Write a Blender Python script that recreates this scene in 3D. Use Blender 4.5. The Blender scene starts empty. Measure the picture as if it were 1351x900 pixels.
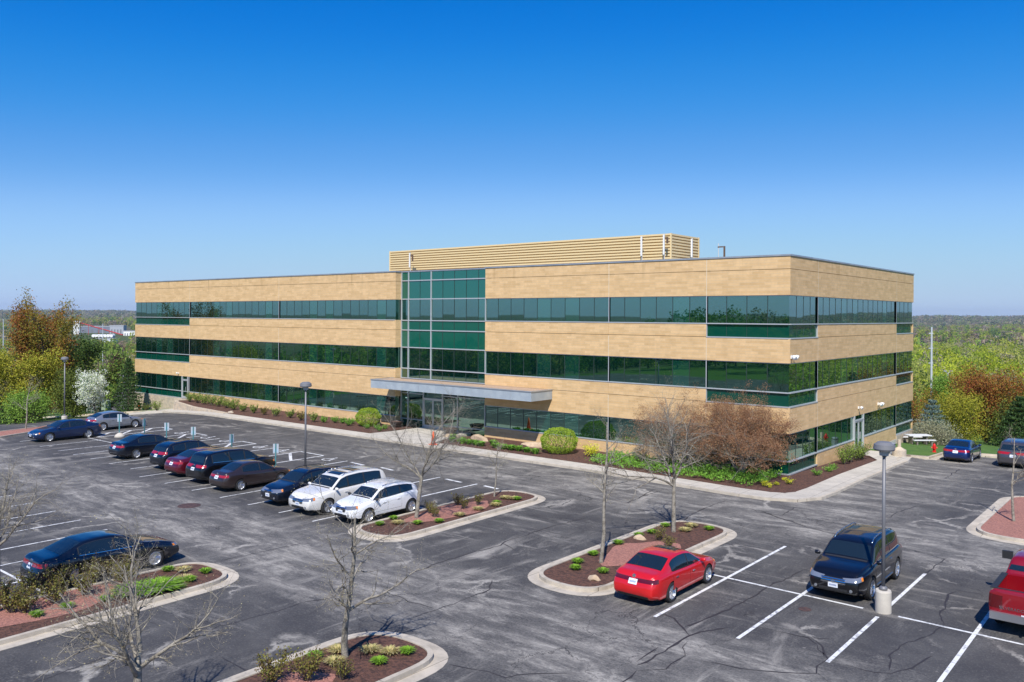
import bpy, bmesh, math, random
import numpy as np
from mathutils import Vector, Matrix
from mathutils.bvhtree import BVHTree
PI = math.pi
scene = bpy.context.scene
COL = scene.collection
# ------------------------------------------------------------------ camera
W0, H0, FOC, CX, CY = 1351.0, 900.0, 1111.0, 675.5, 416.8
YAW, ROLL = math.radians(39.45), math.radians(.34)
CAM = Vector((19.15, -49.45, 9.42))
_r = Vector((math.cos(YAW), math.sin(YAW), 0)); _u = Vector((0, 0, 1)); FW = Vector((-math.sin(YAW), math.cos(YAW), 0))
RV = _r * math.cos(ROLL) + _u * math.sin(ROLL); UV = -_r * math.sin(ROLL) + _u * math.cos(ROLL)
cd = bpy.data.cameras.new('camera'); cam = bpy.data.objects.new('camera', cd); COL.objects.link(cam)
cd.sensor_width = 36; cd.lens = 36 * FOC / W0; cd.shift_y = -(H0 / 2 - CY) / W0; cd.clip_end = 30000; cd.clip_start = .2
cam.matrix_world = Matrix(((RV.x, UV.x, -FW.x, CAM.x), (RV.y, UV.y, -FW.y, CAM.y), (RV.z, UV.z, -FW.z, CAM.z), (0, 0, 0, 1)))
scene.camera = cam

# ------------------------------------------------------------------ ground height
def sm(t): t = min(1, max(0, t)); return t * t * (3 - 2 * t)
def H(x, y):
    z = -.15 - .02 * min(18, max(0, y - 2)) * sm((x + 40) / 20)
    dx = max(-52 - x, 0, x - 62); dy = max(y - 15, 0) if x > -45 else max(y - 15, 0) * .6
    r = math.hypot(dx, dy); q = r * r / (r + 20)
    z -= 21 * (1 - math.exp(-q / 150))
    d = math.hypot(x, y)
    if d > 300:
        n = math.sin(x / 610 + 1.3) * math.cos(y / 530) + .6 * math.sin(x / 270 + y / 350)
        z += 2.0 * n * sm((d - 300) / 900)
    if d > 1400:
        a = math.atan2(y, x)
        rid = 1 + .22 * math.sin(a * 9 + 1) + .14 * math.sin(a * 23 + 2) + .08 * math.sin(a * 61)
        lf = 1 - .42 * sm((-x - .3 * y) / (.55 * d))
        z += 44 * rid * lf * sm((d - 1500) / 4300) + 5 * math.sin(a * 31 + d / 500) * sm((d - 1500) / 1500)
    return z
def G(px, py, off=0.0):                                   # where the ray through a photo pixel meets the ground
    d = FW + RV * ((px - CX) / FOC) - UV * ((py - CY) / FOC)
    z = -.15 + off; p = CAM
    if d.z > -1e-4: d.z = -1e-4
    t0 = 5.0
    for i in range(4000):
        t1 = t0 * 1.01 + .05; p = CAM + d * t1
        if p.z <= H(p.x, p.y) + off or t1 > 9000:
            lo, hi = t0, t1
            for _ in range(30):
                m = (lo + hi) / 2; p = CAM + d * m
                if p.z <= H(p.x, p.y) + off: hi = m
                else: lo = m
            break
        t0 = t1
    return Vector((p.x, p.y, p.z))
def depth(p): return (Vector(p) - CAM).dot(FW)
def zat(py, px, p):                                       # height whose image row is py at the depth of p
    return CAM.z - (py - (CY - math.tan(-ROLL) * (px - CX) * 1.0)) / FOC * depth(p)

# ------------------------------------------------------------------ materials
MATS = {}
def nd(nt, t, **k):
    n = nt.nodes.new(t)
    for a, v in k.items(): setattr(n, a, v)
    return n
def P(name, col, rough=.6, metal=0, spec=.5, coat=0, bump=None, var=None, emit=None):
    if name in MATS: return MATS[name]
    m = bpy.data.materials.new(name); m.use_nodes = True; nt = m.node_tree; b = nt.nodes['Principled BSDF']
    b.inputs['Base Color'].default_value = (*col, 1); b.inputs['Roughness'].default_value = rough
    b.inputs['Metallic'].default_value = metal; b.inputs['Specular IOR Level'].default_value = spec
    b.inputs['Coat Weight'].default_value = coat; b.inputs['Coat Roughness'].default_value = .03
    if var:                                                # (scale, other colour, lo, hi[, detail])
        tc = nd(nt, 'ShaderNodeTexCoord'); n = nd(nt, 'ShaderNodeTexNoise'); n.inputs['Scale'].default_value = var[0]
        n.inputs['Detail'].default_value = 6; n.inputs['Roughness'].default_value = .65
        nt.links.new(tc.outputs['Object'], n.inputs['Vector'])
        r = nd(nt, 'ShaderNodeValToRGB'); r.color_ramp.elements[0].position = var[2]; r.color_ramp.elements[1].position = var[3]
        r.color_ramp.elements[0].color = (*col, 1); r.color_ramp.elements[1].color = (*var[1], 1)
        nt.links.new(n.outputs['Fac'], r.inputs['Fac']); nt.links.new(r.outputs['Color'], b.inputs['Base Color'])
    if bump:
        tc = nd(nt, 'ShaderNodeTexCoord'); n = nd(nt, 'ShaderNodeTexNoise'); n.inputs['Scale'].default_value = bump[0]; n.inputs['Detail'].default_value = 5
        nt.links.new(tc.outputs['Object'], n.inputs['Vector'])
        bp = nd(nt, 'ShaderNodeBump'); bp.inputs['Strength'].default_value = bump[1]; bp.inputs['Distance'].default_value = bump[2]
        nt.links.new(n.outputs['Fac'], bp.inputs['Height']); nt.links.new(bp.outputs['Normal'], b.inputs['Normal'])
    MATS[name] = m; return m
LEAFK = 1.3
def leafmat(name, cols, rough=.7, trans=.25, big=None):
    if name in MATS: return MATS[name]
    m = bpy.data.materials.new(name); m.use_nodes = True; nt = m.node_tree; b = nt.nodes['Principled BSDF']
    g = nd(nt, 'ShaderNodeNewGeometry'); r = nd(nt, 'ShaderNodeValToRGB'); cr = r.color_ramp
    while len(cr.elements) < len(cols): cr.elements.new(.5)
    for i, c in enumerate(cols): cr.elements[i].position = i / max(1, len(cols) - 1); cr.elements[i].color = (*[min(.85, q * LEAFK) for q in c], 1)
    src = g.outputs['Random Per Island']
    if big:                                                # second tone by height inside the crown
        tc = nd(nt, 'ShaderNodeTexCoord'); n = nd(nt, 'ShaderNodeTexNoise'); n.inputs['Scale'].default_value = big; n.inputs['Detail'].default_value = 2
        nt.links.new(tc.outputs['Object'], n.inputs['Vector'])
        mr = nd(nt, 'ShaderNodeMapRange'); mr.inputs[1].default_value = .3; mr.inputs[2].default_value = .7
        nt.links.new(n.outputs['Fac'], mr.inputs[0])
        mx = nd(nt, 'ShaderNodeMix'); mx.inputs[0].default_value = .55
        nt.links.new(src, mx.inputs[2]); nt.links.new(mr.outputs[0], mx.inputs[3]); src = mx.outputs[0]
    nt.links.new(src, r.inputs['Fac']); nt.links.new(r.outputs['Color'], b.inputs['Base Color'])
    b.inputs['Roughness'].default_value = rough; b.inputs['Specular IOR Level'].default_value = .25
    t = nd(nt, 'ShaderNodeBsdfTranslucent'); nt.links.new(r.outputs['Color'], t.inputs['Color'])
    ms = nd(nt, 'ShaderNodeMixShader'); ms.inputs[0].default_value = trans
    nt.links.new(b.outputs[0], ms.inputs[1]); nt.links.new(t.outputs[0], ms.inputs[2])
    nt.links.new(ms.outputs[0], nt.nodes['Material Output'].inputs['Surface'])
    MATS[name] = m; return m

# ------------------------------------------------------------------ objects
def tag(o, label=None, cat=None, group=None, kind=None):
    if label: o['label'] = label
    if cat: o['category'] = cat
    if group: o['group'] = group
    if kind: o['kind'] = kind
    return o
def T(name, loc, rz, label, cat, group=None):
    o = bpy.data.objects.new(name, None); COL.objects.link(o); o.location = loc; o.rotation_euler = (0, 0, rz); o.empty_display_size = .3
    return tag(o, label, cat, group)
def kids(o): return [c for c in o.children]
def dup(o, parent=None):
    c = o.copy(); COL.objects.link(c); c.parent = parent
    for ch in o.children: dup(ch, c)
    return c
class MB:
    def __init__(s): s.v = []; s.f = []; s.mi = []
    def add(s, v, f, mi=0):
        k = len(s.v); s.v += [tuple(p) for p in v]; s.f += [tuple(i + k for i in q) for q in f]; s.mi += [mi] * len(f); return s
    def box(s, a, b, mi=0, M=None):
        x0, y0, z0 = a; x1, y1, z1 = b
        v = [(x0, y0, z0), (x1, y0, z0), (x1, y1, z0), (x0, y1, z0), (x0, y0, z1), (x1, y0, z1), (x1, y1, z1), (x0, y1, z1)]
        if M: v = [M(p) for p in v]
        return s.add(v, [(0, 3, 2, 1), (4, 5, 6, 7), (0, 1, 5, 4), (1, 2, 6, 5), (2, 3, 7, 6), (3, 0, 4, 7)], mi)
    def tube(s, p0, p1, r0, r1, n=8, mi=0, cap=True):
        p0 = Vector(p0); p1 = Vector(p1); d = (p1 - p0)
        if d.length < 1e-6: return s
        d.normalize(); a = d.cross(Vector((0, 0, 1)) if abs(d.z) < .9 else Vector((1, 0, 0))).normalized(); b = d.cross(a)
        v = []
        for p, r in ((p0, r0), (p1, r1)):
            for i in range(n):
                t = 2 * PI * i / n; v.append(p + a * (r * math.cos(t)) + b * (r * math.sin(t)))
        f = [(i, n + i, n + (i + 1) % n, (i + 1) % n) for i in range(n)]
        if cap: f += [tuple(range(n)), tuple(range(2 * n - 1, n - 1, -1))]
        return s.add(v, f, mi)
    def lathe(s, prof, n=24, c=(0, 0, 0), mi=0, axis='z'):
        v = []
        for r, z in prof:
            for i in range(n):
                t = 2 * PI * i / n
                q = (r * math.cos(t), r * math.sin(t), z) if axis == 'z' else (z, r * math.cos(t), r * math.sin(t))
                v.append((c[0] + q[0], c[1] + q[1], c[2] + q[2]))
        f = []
        for k in range(len(prof) - 1):
            for i in range(n): f.append((k * n + i, k * n + (i + 1) % n, (k + 1) * n + (i + 1) % n, (k + 1) * n + i))
        if prof[0][0] > 1e-5: f.append(tuple(range(n - 1, -1, -1)))
        if prof[-1][0] > 1e-5: f.append(tuple((len(prof) - 1) * n + i for i in range(n)))
        return s.add(v, f, mi)
    def build(s, name, mats, parent=None, smooth=False, **tg):
        if not isinstance(mats, (list, tuple)): mats = [mats]
        me = bpy.data.meshes.new(name); me.from_pydata(s.v, [], s.f)
        for m in mats: me.materials.append(m)
        if len(mats) > 1: me.polygons.foreach_set('material_index', s.mi)
        if smooth: me.polygons.foreach_set('use_smooth', [True] * len(me.polygons))
        me.update(); o = bpy.data.objects.new(name, me); COL.objects.link(o)
        if parent: o.parent = parent
        return tag(o, **tg)
def quadcloud(pts, size, rng, name, m, parent=None, up=.0, asp=.6, **tg):   # leaf sized faces
    n = len(pts); pts = np.asarray(pts, float); a = rng.normal(size=(n, 3)); a[:, 2] += up; a /= np.linalg.norm(a, axis=1)[:, None]
    b = rng.normal(size=(n, 3)); b = np.cross(a, b); b /= np.linalg.norm(b, axis=1)[:, None]
    sz = (size * rng.uniform(.6, 1.3, n))[:, None]; a = a * sz * .5; b = b * sz * .5 * asp
    v = np.stack([pts - a, pts - b * 1.0 + a * .1, pts + a, pts + b * 1.0 + a * .1], 1).reshape(-1, 3)
    me = bpy.data.meshes.new(name); me.vertices.add(4 * n); me.vertices.foreach_set('co', v.ravel())
    me.loops.add(4 * n); me.loops.foreach_set('vertex_index', np.arange(4 * n, dtype=np.int32))
    me.polygons.add(n); me.polygons.foreach_set('loop_start', np.arange(0, 4 * n, 4, dtype=np.int32))
    me.update(calc_edges=True)
    for q in (m if isinstance(m, (list, tuple)) else [m]): me.materials.append(q)
    o = bpy.data.objects.new(name, me); COL.objects.link(o)
    if parent: o.parent = parent
    return tag(o, **tg)
def inpoly(x, y, poly):
    c = False; j = len(poly) - 1
    for i in range(len(poly)):
        a, b = poly[i], poly[j]
        if (a[1] > y) != (b[1] > y) and x < (b[0] - a[0]) * (y - a[1]) / (b[1] - a[1]) + a[0]: c = not c
        j = i
    return c
def roundp(pts, r, n=7):
    out = []; N = len(pts); rs = r if isinstance(r, (list, tuple)) else [r] * N
    for i in range(N):
        p = Vector(pts[i]); a = Vector(pts[i - 1]) - p; b = Vector(pts[(i + 1) % N]) - p
        R = min(rs[i], a.length * .499, b.length * .499)
        if R < .02: out.append(tuple(p)); continue
        a = p + a.normalized() * R; b = p + b.normalized() * R
        for k in range(n + 1):
            t = k / n; out.append(tuple(a * (1 - t) ** 2 + p * 2 * t * (1 - t) * 1.0 + b * t * t))
    return out
def area(p): return sum(p[i - 1][0] * p[i][1] - p[i][0] * p[i - 1][1] for i in range(len(p))) / 2
def inset(poly, d):
    if area(poly) < 0: poly = poly[::-1]
    out = []; N = len(poly)
    for i in range(N):
        p = Vector(poly[i]); e0 = (p - Vector(poly[i - 1])).normalized(); e1 = (Vector(poly[(i + 1) % N]) - p).normalized()
        n0 = Vector((-e0.y, e0.x)); n1 = Vector((-e1.y, e1.x)); m = n0 + n1
        if m.length < 1e-4: m = n0
        m.normalize(); k = d / max(.5, m.dot(n0)); out.append(tuple(p + m * k))
    return out
def drape(name, poly, off, m, step=2.5, skirt=.25, hole=None, zf=None, parent=None, **tg):
    zf = zf or H
    bm = bmesh.new()
    if area(poly) < 0: poly = poly[::-1]
    if hole is None:
        vs = [bm.verts.new((p[0], p[1], 0)) for p in poly]; bm.faces.new(vs)
    else:                                                  # ring between two polygons of equal length
        if area(hole) < 0: hole = hole[::-1]
        a = [bm.verts.new((p[0], p[1], 0)) for p in poly]; b = [bm.verts.new((p[0], p[1], 0)) for p in hole]; N = len(a)
        for i in range(N): bm.faces.new((a[i], a[(i + 1) % N], b[(i + 1) % N], b[i]))
    xs = [p[0] for p in poly]; ys = [p[1] for p in poly]
    if step:
        x = math.ceil(min(xs) / step) * step
        while x < max(xs):
            bmesh.ops.bisect_plane(bm, geom=bm.verts[:] + bm.edges[:] + bm.faces[:], plane_co=(x, 0, 0), plane_no=(1, 0, 0)); x += step
        y = math.ceil(min(ys) / step) * step
        while y < max(ys):
            bmesh.ops.bisect_plane(bm, geom=bm.verts[:] + bm.edges[:] + bm.faces[:], plane_co=(0, y, 0), plane_no=(0, 1, 0)); y += step
    bmesh.ops.triangulate(bm, faces=bm.faces[:])
    for v in bm.verts: v.co.z = zf(v.co.x, v.co.y) + off
    if skirt:
        be = [e for e in bm.edges if e.is_boundary]; r = bmesh.ops.extrude_edge_only(bm, edges=be)
        for v in [g for g in r['geom'] if isinstance(g, bmesh.types.BMVert)]: v.co.z -= skirt
    bmesh.ops.recalc_face_normals(bm, faces=bm.faces[:])
    me = bpy.data.meshes.new(name); bm.to_mesh(me); bm.free(); me.materials.append(m)
    o = bpy.data.objects.new(name, me); COL.objects.link(o)
    if parent: o.parent = parent
    return tag(o, **tg)
def ribbon(name, pts, w, off, m, parent=None, jit=0, rng=None, step=.5, zf=None, **tg):
    zf = zf or H; P2 = [Vector(p[:2]) for p in pts]; L = []
    for a, b in zip(P2, P2[1:]):
        n = max(1, int((b - a).length / step))
        for k in range(n): L.append(a.lerp(b, k / n))
    L.append(P2[-1]); v = []
    if jit:
        for i in range(1, len(L) - 1): L[i] = L[i] + Vector((rng.normal() * jit, rng.normal() * jit))
    for i, p in enumerate(L):
        d = (L[min(i + 1, len(L) - 1)] - L[max(i - 1, 0)]).normalized(); nn = Vector((-d.y, d.x))
        ww = w * (1 if not jit else rng.uniform(.35, 1.3))
        if jit and i in (0, len(L) - 1): ww = w * .15
        for s in (-.5, .5): q = p + nn * (ww * s); v.append((q.x, q.y, zf(q.x, q.y) + off))
    return MB().add(v, [(2 * i, 2 * i + 1, 2 * i + 3, 2 * i + 2)[::-1] for i in range(len(L) - 1)]).build(name, m, parent, **tg)
def zz(o, s, pts): return [(o[0] + a / s, o[1] + b / s) for a, b in pts]

# ------------------------------------------------------------------ light, sky, render settings
w = bpy.data.worlds.new('World'); scene.world = w; w.use_nodes = True; nt = w.node_tree; bg = nt.nodes['Background']
SUNEL = math.radians(48); SX, SY = .515, -.857
sky = nd(nt, 'ShaderNodeTexSky', sky_type='NISHITA'); sky.sun_disc = False; sky.sun_elevation = SUNEL; sky.sun_rotation = math.atan2(SX, SY)
sky.altitude = 250; sky.air_density = .7; sky.dust_density = 0; sky.ozone_density = 10
EXPO = .3; SKS = .12
v1 = nd(nt, 'ShaderNodeVectorMath', operation='SCALE'); v1.inputs['Scale'].default_value = SKS; nt.links.new(sky.outputs[0], v1.inputs[0])
cvn = nd(nt, 'ShaderNodeRGBCurve'); nt.links.new(v1.outputs[0], cvn.inputs['Color'])      # clear spring sky: deep azure overhead, pale blue low down
for ch, tb in ((0, [(0, 0), (.078, .002), (.1, .022), (.147, .115), (.25, .325), (.52, .47), (.8, .50), (1, .50)]), (1, [(0, 0), (.178, .188), (.227, .26), (.323, .375), (.515, .60), (.855, .655), (1, .64)]), (2, [(0, 0), (.423, .68), (.539, .77), (.716, .86), (.9, .96), (1, .93)])):
    c = cvn.mapping.curves[ch]; ex = 2 ** EXPO
    for i, (x, y) in enumerate(tb):
        if i == 0: c.points[0].location = (x, y / ex)
        elif i == len(tb) - 1: c.points[-1].location = (x, y / ex)
        else: c.points.new(x, y / ex)
cvn.mapping.update()
v2 = nd(nt, 'ShaderNodeVectorMath', operation='SCALE'); v2.inputs['Scale'].default_value = 1 / SKS; nt.links.new(cvn.outputs[0], v2.inputs[0])
nt.links.new(v2.outputs[0], bg.inputs['Color']); bg.inputs['Strength'].default_value = SKS
sl = bpy.data.lights.new('sun', 'SUN'); sl.energy = 4.6; sl.angle = math.radians(.53); sl.color = (1, .955, .89)
so = bpy.data.objects.new('sun', sl); COL.objects.link(so)
so.rotation_euler = Vector((SX * math.cos(SUNEL), SY * math.cos(SUNEL), math.sin(SUNEL))).to_track_quat('Z', 'Y').to_euler()
vs = scene.view_settings; vs.view_transform = 'Standard'; vs.look = 'None'; vs.exposure = EXPO; vs.gamma = 1; vs.use_curve_mapping = False
scene.render.engine = 'CYCLES'; scene.cycles.max_bounces = 6; scene.cycles.volume_bounces = 0; scene.cycles.use_denoising = True
# ------------------------------------------------------------------ ground materials
def asphalt():
    m = bpy.data.materials.new('asphalt'); m.use_nodes = True; nt = m.node_tree; b = nt.nodes['Principled BSDF']; L = nt.links.new
    tc = nd(nt, 'ShaderNodeTexCoord')
    def noise(scale, sc3, det=6, rough=.6, dist=0, loc=(0, 0, 0), rot=0):
        mp = nd(nt, 'ShaderNodeMapping'); mp.inputs['Scale'].default_value = sc3; mp.inputs['Location'].default_value = loc; mp.inputs['Rotation'].default_value = (0, 0, rot)
        L(tc.outputs['Object'], mp.inputs['Vector']); n = nd(nt, 'ShaderNodeTexNoise'); n.inputs['Scale'].default_value = scale
        n.inputs['Detail'].default_value = det; n.inputs['Roughness'].default_value = rough; n.inputs['Distortion'].default_value = dist
        L(mp.outputs[0], n.inputs['Vector']); return n.outputs['Fac']
    def rng_(src, a, b_, c=0, d=1):
        r = nd(nt, 'ShaderNodeMapRange', interpolation_type='SMOOTHSTEP'); r.inputs[1].default_value = a; r.inputs[2].default_value = b_; r.inputs[3].default_value = c; r.inputs[4].default_value = d
        L(src, r.inputs[0]); return r.outputs[0]
    def mth(op, a, b_):
        n = nd(nt, 'ShaderNodeMath', operation=op)
        for i, q in ((0, a), (1, b_)):
            if isinstance(q, (int, float)): n.inputs[i].default_value = q
            else: L(q, n.inputs[i])
        return n.outputs[0]
    sx = rng_(noise(.9, (.16, 1, 1), 12, .74, .4), .5, .74)                       # wear streaks along the drive in front of the building
    sy = rng_(noise(.9, (1, .16, 1), 12, .74, .4, (30, 9, 0)), .5, .74)           # wear streaks along the side drive and the stalls
    sd = rng_(noise(.8, (1, .22, 1), 9, .66, .9, (3, 39, 0), .6), .5, .78)
    big = rng_(noise(.09, (1, 1, 1), 3), .42, .6); bigb = rng_(noise(.07, (1, 1, 1), 3, loc=(50, 20, 0)), .4, .62)
    mx = nd(nt, 'ShaderNodeMix'); L(big, mx.inputs[0]); L(sx, mx.inputs[2]); L(sy, mx.inputs[3])
    wear = mth('MAXIMUM', mx.outputs[0], mth('MULTIPLY', sd, bigb))
    wear = mth('MULTIPLY', wear, rng_(noise(.16, (1, 1, 1), 4, loc=(7, 7, 7)), .34, .62, .22, 1))
    # pale salt rims round hairline cracks
    vo = nd(nt, 'ShaderNodeTexVoronoi', feature='DISTANCE_TO_EDGE'); vo.inputs['Scale'].default_value = .33
    wn = nd(nt, 'ShaderNodeTexNoise'); wn.inputs['Scale'].default_value = .9; wn.inputs['Detail'].default_value = 7; wn.inputs['Roughness'].default_value = .7; L(tc.outputs['Object'], wn.inputs['Vector'])
    ma = nd(nt, 'ShaderNodeVectorMath', operation='MULTIPLY_ADD'); ma.inputs[1].default_value = (1.9, 1.9, 0); L(wn.outputs['Color'], ma.inputs[0]); L(tc.outputs['Object'], ma.inputs[2])
    L(ma.outputs[0], vo.inputs['Vector'])
    rim = mth('MULTIPLY', rng_(vo.outputs['Distance'], 0, .055, 1, 0), rng_(noise(.22, (1, 1, 1), 5, loc=(1, 70, 0)), .5, .62))
    hair = mth('MULTIPLY', rng_(vo.outputs['Distance'], 0, .008, 1, 0), rng_(noise(.12, (1, 1, 1), 3, loc=(1, 70, 5)), .46, .55))
    wear = mth('MAXIMUM', wear, mth('MULTIPLY', rim, .75))
    sp3 = nd(nt, 'ShaderNodeSeparateXYZ'); wv = nd(nt, 'ShaderNodeVectorMath', operation='MULTIPLY_ADD'); wv.inputs[1].default_value = (5, 5, 0); L(wn.outputs['Color'], wv.inputs[0]); L(tc.outputs['Object'], wv.inputs[2]); L(wv.outputs[0], sp3.inputs[0])
    def band(sock, c, w_): return rng_(mth('ABSOLUTE', mth('SUBTRACT', sock, c), 0), w_ * .3, w_, 1, 0)
    traffic = mth('MAXIMUM', mth('MULTIPLY', band(sp3.outputs[1], -7.5, 5.5), rng_(sp3.outputs[0], -45, -8)), band(sp3.outputs[1], -26.5, 4.5))      # tyres have worn the sealcoat off along the drives
    traffic = mth('MAXIMUM', traffic, mth('MULTIPLY', band(sp3.outputs[0], 7.5, 5), rng_(sp3.outputs[1], -14, -6)))
    str2 = mth('MULTIPLY', rng_(noise(1.0, (.34, 1, 1), 13, .80, .25, (60, 3, 0), .12), .42, .68), rng_(noise(3.2, (1, 1, 1), 8, .8, 0, (2, 5, 0)), .32, .56, .35, 1))
    wear = mth('MAXIMUM', wear, mth('MULTIPLY', mth('MULTIPLY', traffic, str2), .85))
    wear = mth('ADD', wear, mth('MULTIPLY', traffic, .10))
    speck = rng_(noise(5.5, (1, 1, 1), 2, .5, 0, (8, 8, 8)), .70, .78); wear = mth('ADD', wear, mth('MULTIPLY', speck, .35))
    fine = noise(14, (1, 1, 1), 4, .8)
    wear = mth('ADD', wear, mth('MULTIPLY', mth('SUBTRACT', fine, .5), .8))
    patch = rng_(noise(.5, (1, 1, 1), 8, .7, .3, (9, 2, 0)), .35, .7)
    c1 = nd(nt, 'ShaderNodeMix', data_type='RGBA'); c1.inputs[6].default_value = (.054, .052, .053, 1); c1.inputs[7].default_value = (.094, .090, .086, 1); L(patch, c1.inputs[0])
    c2 = nd(nt, 'ShaderNodeMix', data_type='RGBA'); c2.clamp_factor = True; L(wear, c2.inputs[0]); L(c1.outputs[2], c2.inputs[6]); c2.inputs[7].default_value = (.42, .39, .34, 1)
    c3 = nd(nt, 'ShaderNodeMix', data_type='RGBA'); L(hair, c3.inputs[0]); L(c2.outputs[2], c3.inputs[6]); c3.inputs[7].default_value = (.028, .026, .027, 1)
    L(c3.outputs[2], b.inputs['Base Color']); b.inputs['Roughness'].default_value = .8; b.inputs['Specular IOR Level'].default_value = .3
    bp = nd(nt, 'ShaderNodeBump'); bp.inputs['Strength'].default_value = .35; bp.inputs['Distance'].default_value = .01; L(noise(60, (1, 1, 1), 3, .8), bp.inputs['Height']); L(bp.outputs[0], b.inputs['Normal'])
    return m
def brick():
    m = bpy.data.materials.new('buff_brick'); m.use_nodes = True; nt = m.node_tree; b = nt.nodes['Principled BSDF']; L = nt.links.new
    tc = nd(nt, 'ShaderNodeTexCoord'); sp = nd(nt, 'ShaderNodeSeparateXYZ'); L(tc.outputs['Object'], sp.inputs[0])
    ad = nd(nt, 'ShaderNodeMath', operation='ADD'); L(sp.outputs[0], ad.inputs[0]); L(sp.outputs[1], ad.inputs[1])
    cb = nd(nt, 'ShaderNodeCombineXYZ'); L(ad.outputs[0], cb.inputs[0]); L(sp.outputs[2], cb.inputs[1])
    br = nd(nt, 'ShaderNodeTexBrick'); L(cb.outputs[0], br.inputs['Vector']); br.inputs['Scale'].default_value = 1
    br.inputs['Brick Width'].default_value = .8; br.inputs['Row Height'].default_value = .17; br.inputs['Mortar Size'].default_value = .012
    br.inputs['Color1'].default_value = (.70, .475, .245, 1); br.inputs['Color2'].default_value = (.585, .385, .185, 1); br.inputs['Mortar'].default_value = (.60, .44, .26, 1); br.inputs['Bias'].default_value = -.1
    n = nd(nt, 'ShaderNodeTexNoise'); n.inputs['Scale'].default_value = 1.6; n.inputs['Detail'].default_value = 10; n.inputs['Roughness'].default_value = .75; L(tc.outputs['Object'], n.inputs['Vector'])
    r = nd(nt, 'ShaderNodeMapRange'); r.inputs[1].default_value = .3; r.inputs[2].default_value = .7; r.inputs[3].default_value = .86; r.inputs[4].default_value = 1.12; L(n.outputs['Fac'], r.inputs[0])
    mm = nd(nt, 'ShaderNodeVectorMath', operation='SCALE'); L(br.outputs['Color'], mm.inputs[0]); L(r.outputs[0], mm.inputs['Scale'])
    # rain stains running down from the coping
    mp = nd(nt, 'ShaderNodeMapping'); mp.inputs['Scale'].default_value = (1.1, .06, 1); L(cb.outputs[0], mp.inputs[0])
    n2 = nd(nt, 'ShaderNodeTexNoise'); n2.inputs['Scale'].default_value = 1.3; n2.inputs['Detail'].default_value = 7; L(mp.outputs[0], n2.inputs['Vector'])
    r2 = nd(nt, 'ShaderNodeMapRange'); r2.inputs[1].default_value = .58; r2.inputs[2].default_value = .72; L(n2.outputs['Fac'], r2.inputs[0])
    r3 = nd(nt, 'ShaderNodeMapRange'); r3.inputs[1].default_value = 11.6; r3.inputs[2].default_value = 13.1; L(sp.outputs[2], r3.inputs[0])
    ml = nd(nt, 'ShaderNodeMath', operation='MULTIPLY'); L(r2.outputs[0], ml.inputs[0]); L(r3.outputs[0], ml.inputs[1])
    m2 = nd(nt, 'ShaderNodeMath', operation='MULTIPLY'); L(ml.outputs[0], m2.inputs[0]); m2.inputs[1].default_value = .7
    c = nd(nt, 'ShaderNodeMix', data_type='RGBA'); L(m2.outputs[0], c.inputs[0]); L(mm.outputs[0], c.inputs[6]); c.inputs[7].default_value = (.26, .16, .06, 1)
    L(c.outputs[2], b.inputs['Base Color']); b.inputs['Roughness'].default_value = .85; b.inputs['Specular IOR Level'].default_value = .2
    return m
def glass(name, tint, dif, lit=None, rough=.015):
    m = bpy.data.materials.new(name); m.use_nodes = True; nt = m.node_tree; L = nt.links.new; nt.nodes.remove(nt.nodes['Principled BSDF'])
    g = nd(nt, 'ShaderNodeBsdfGlossy'); g.inputs['Color'].default_value = (*tint, 1); g.inputs['Roughness'].default_value = rough
    d = nd(nt, 'ShaderNodeBsdfDiffuse'); geo = nd(nt, 'ShaderNodeNewGeometry'); r = nd(nt, 'ShaderNodeValToRGB')
    r.color_ramp.elements[0].color = (*dif, 1); r.color_ramp.elements[0].position = .0
    r.color_ramp.elements[1].color = (*(lit or dif), 1); r.color_ramp.elements[1].position = 1
    if lit:
        e = r.color_ramp.elements.new(.80); e.color = (*dif, 1)
    L(geo.outputs['Random Per Island'], r.inputs[0]); L(r.outputs[0], d.inputs['Color'])
    # slightly stronger mirror at a glancing angle, as coated glass has
    lw = nd(nt, 'ShaderNodeFresnel'); lw.inputs['IOR'].default_value = 1.5; g2 = nd(nt, 'ShaderNodeBsdfGlossy'); g2.inputs['Roughness'].default_value = rough; g2.inputs['Color'].default_value = (.9, 1, .95, 1)
    a = nd(nt, 'ShaderNodeAddShader'); L(g.outputs[0], a.inputs[0]); L(d.outputs[0], a.inputs[1])
    mx = nd(nt, 'ShaderNodeMixShader'); L(lw.outputs[0], mx.inputs[0]); L(a.outputs[0], mx.inputs[1]); L(g2.outputs[0], mx.inputs[2])
    L(mx.outputs[0], nt.nodes['Material Output'].inputs['Surface']); return m
M_ASP = asphalt(); M_BRICK = brick()
M_VIS = glass('vision_glass', (.145, .265, .21), (.001, .011, .009), (.004, .042, .032))
M_SPAN = glass('spandrel_glass', (.03, .06, .05), (.002, .055, .036))
M_SPAN2 = glass('spandrel_glass_bright', (.04, .08, .07), (.004, .085, .060))
M_FRAME = P('mullion_silver', (.50, .51, .52), .4, .3); M_DFRAME = P('mullion_dark', (.03, .045, .04), .4)
M_COPE = P('coping_metal', (.36, .38, .41), .4, .5, var=(.8, (.46, .47, .48), .4, .6)); M_CONC = P('concrete', (.58, .53, .45), .85, var=(1.2, (.46, .42, .36), .4, .7), bump=(30, .2, .01))
M_KERB = P('kerb_concrete', (.57, .50, .40), .85, var=(1.6, (.40, .35, .28), .42, .68), bump=(30, .2, .01))
M_MULCH = P('mulch', (.155, .07, .045), .95, var=(9, (.055, .027, .02), .38, .62), bump=(22, .9, .06))
M_GRAVEL = P('red_gravel', (.47, .21, .155), .9, var=(16, (.24, .11, .085), .4, .62), bump=(26, .9, .05))
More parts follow.
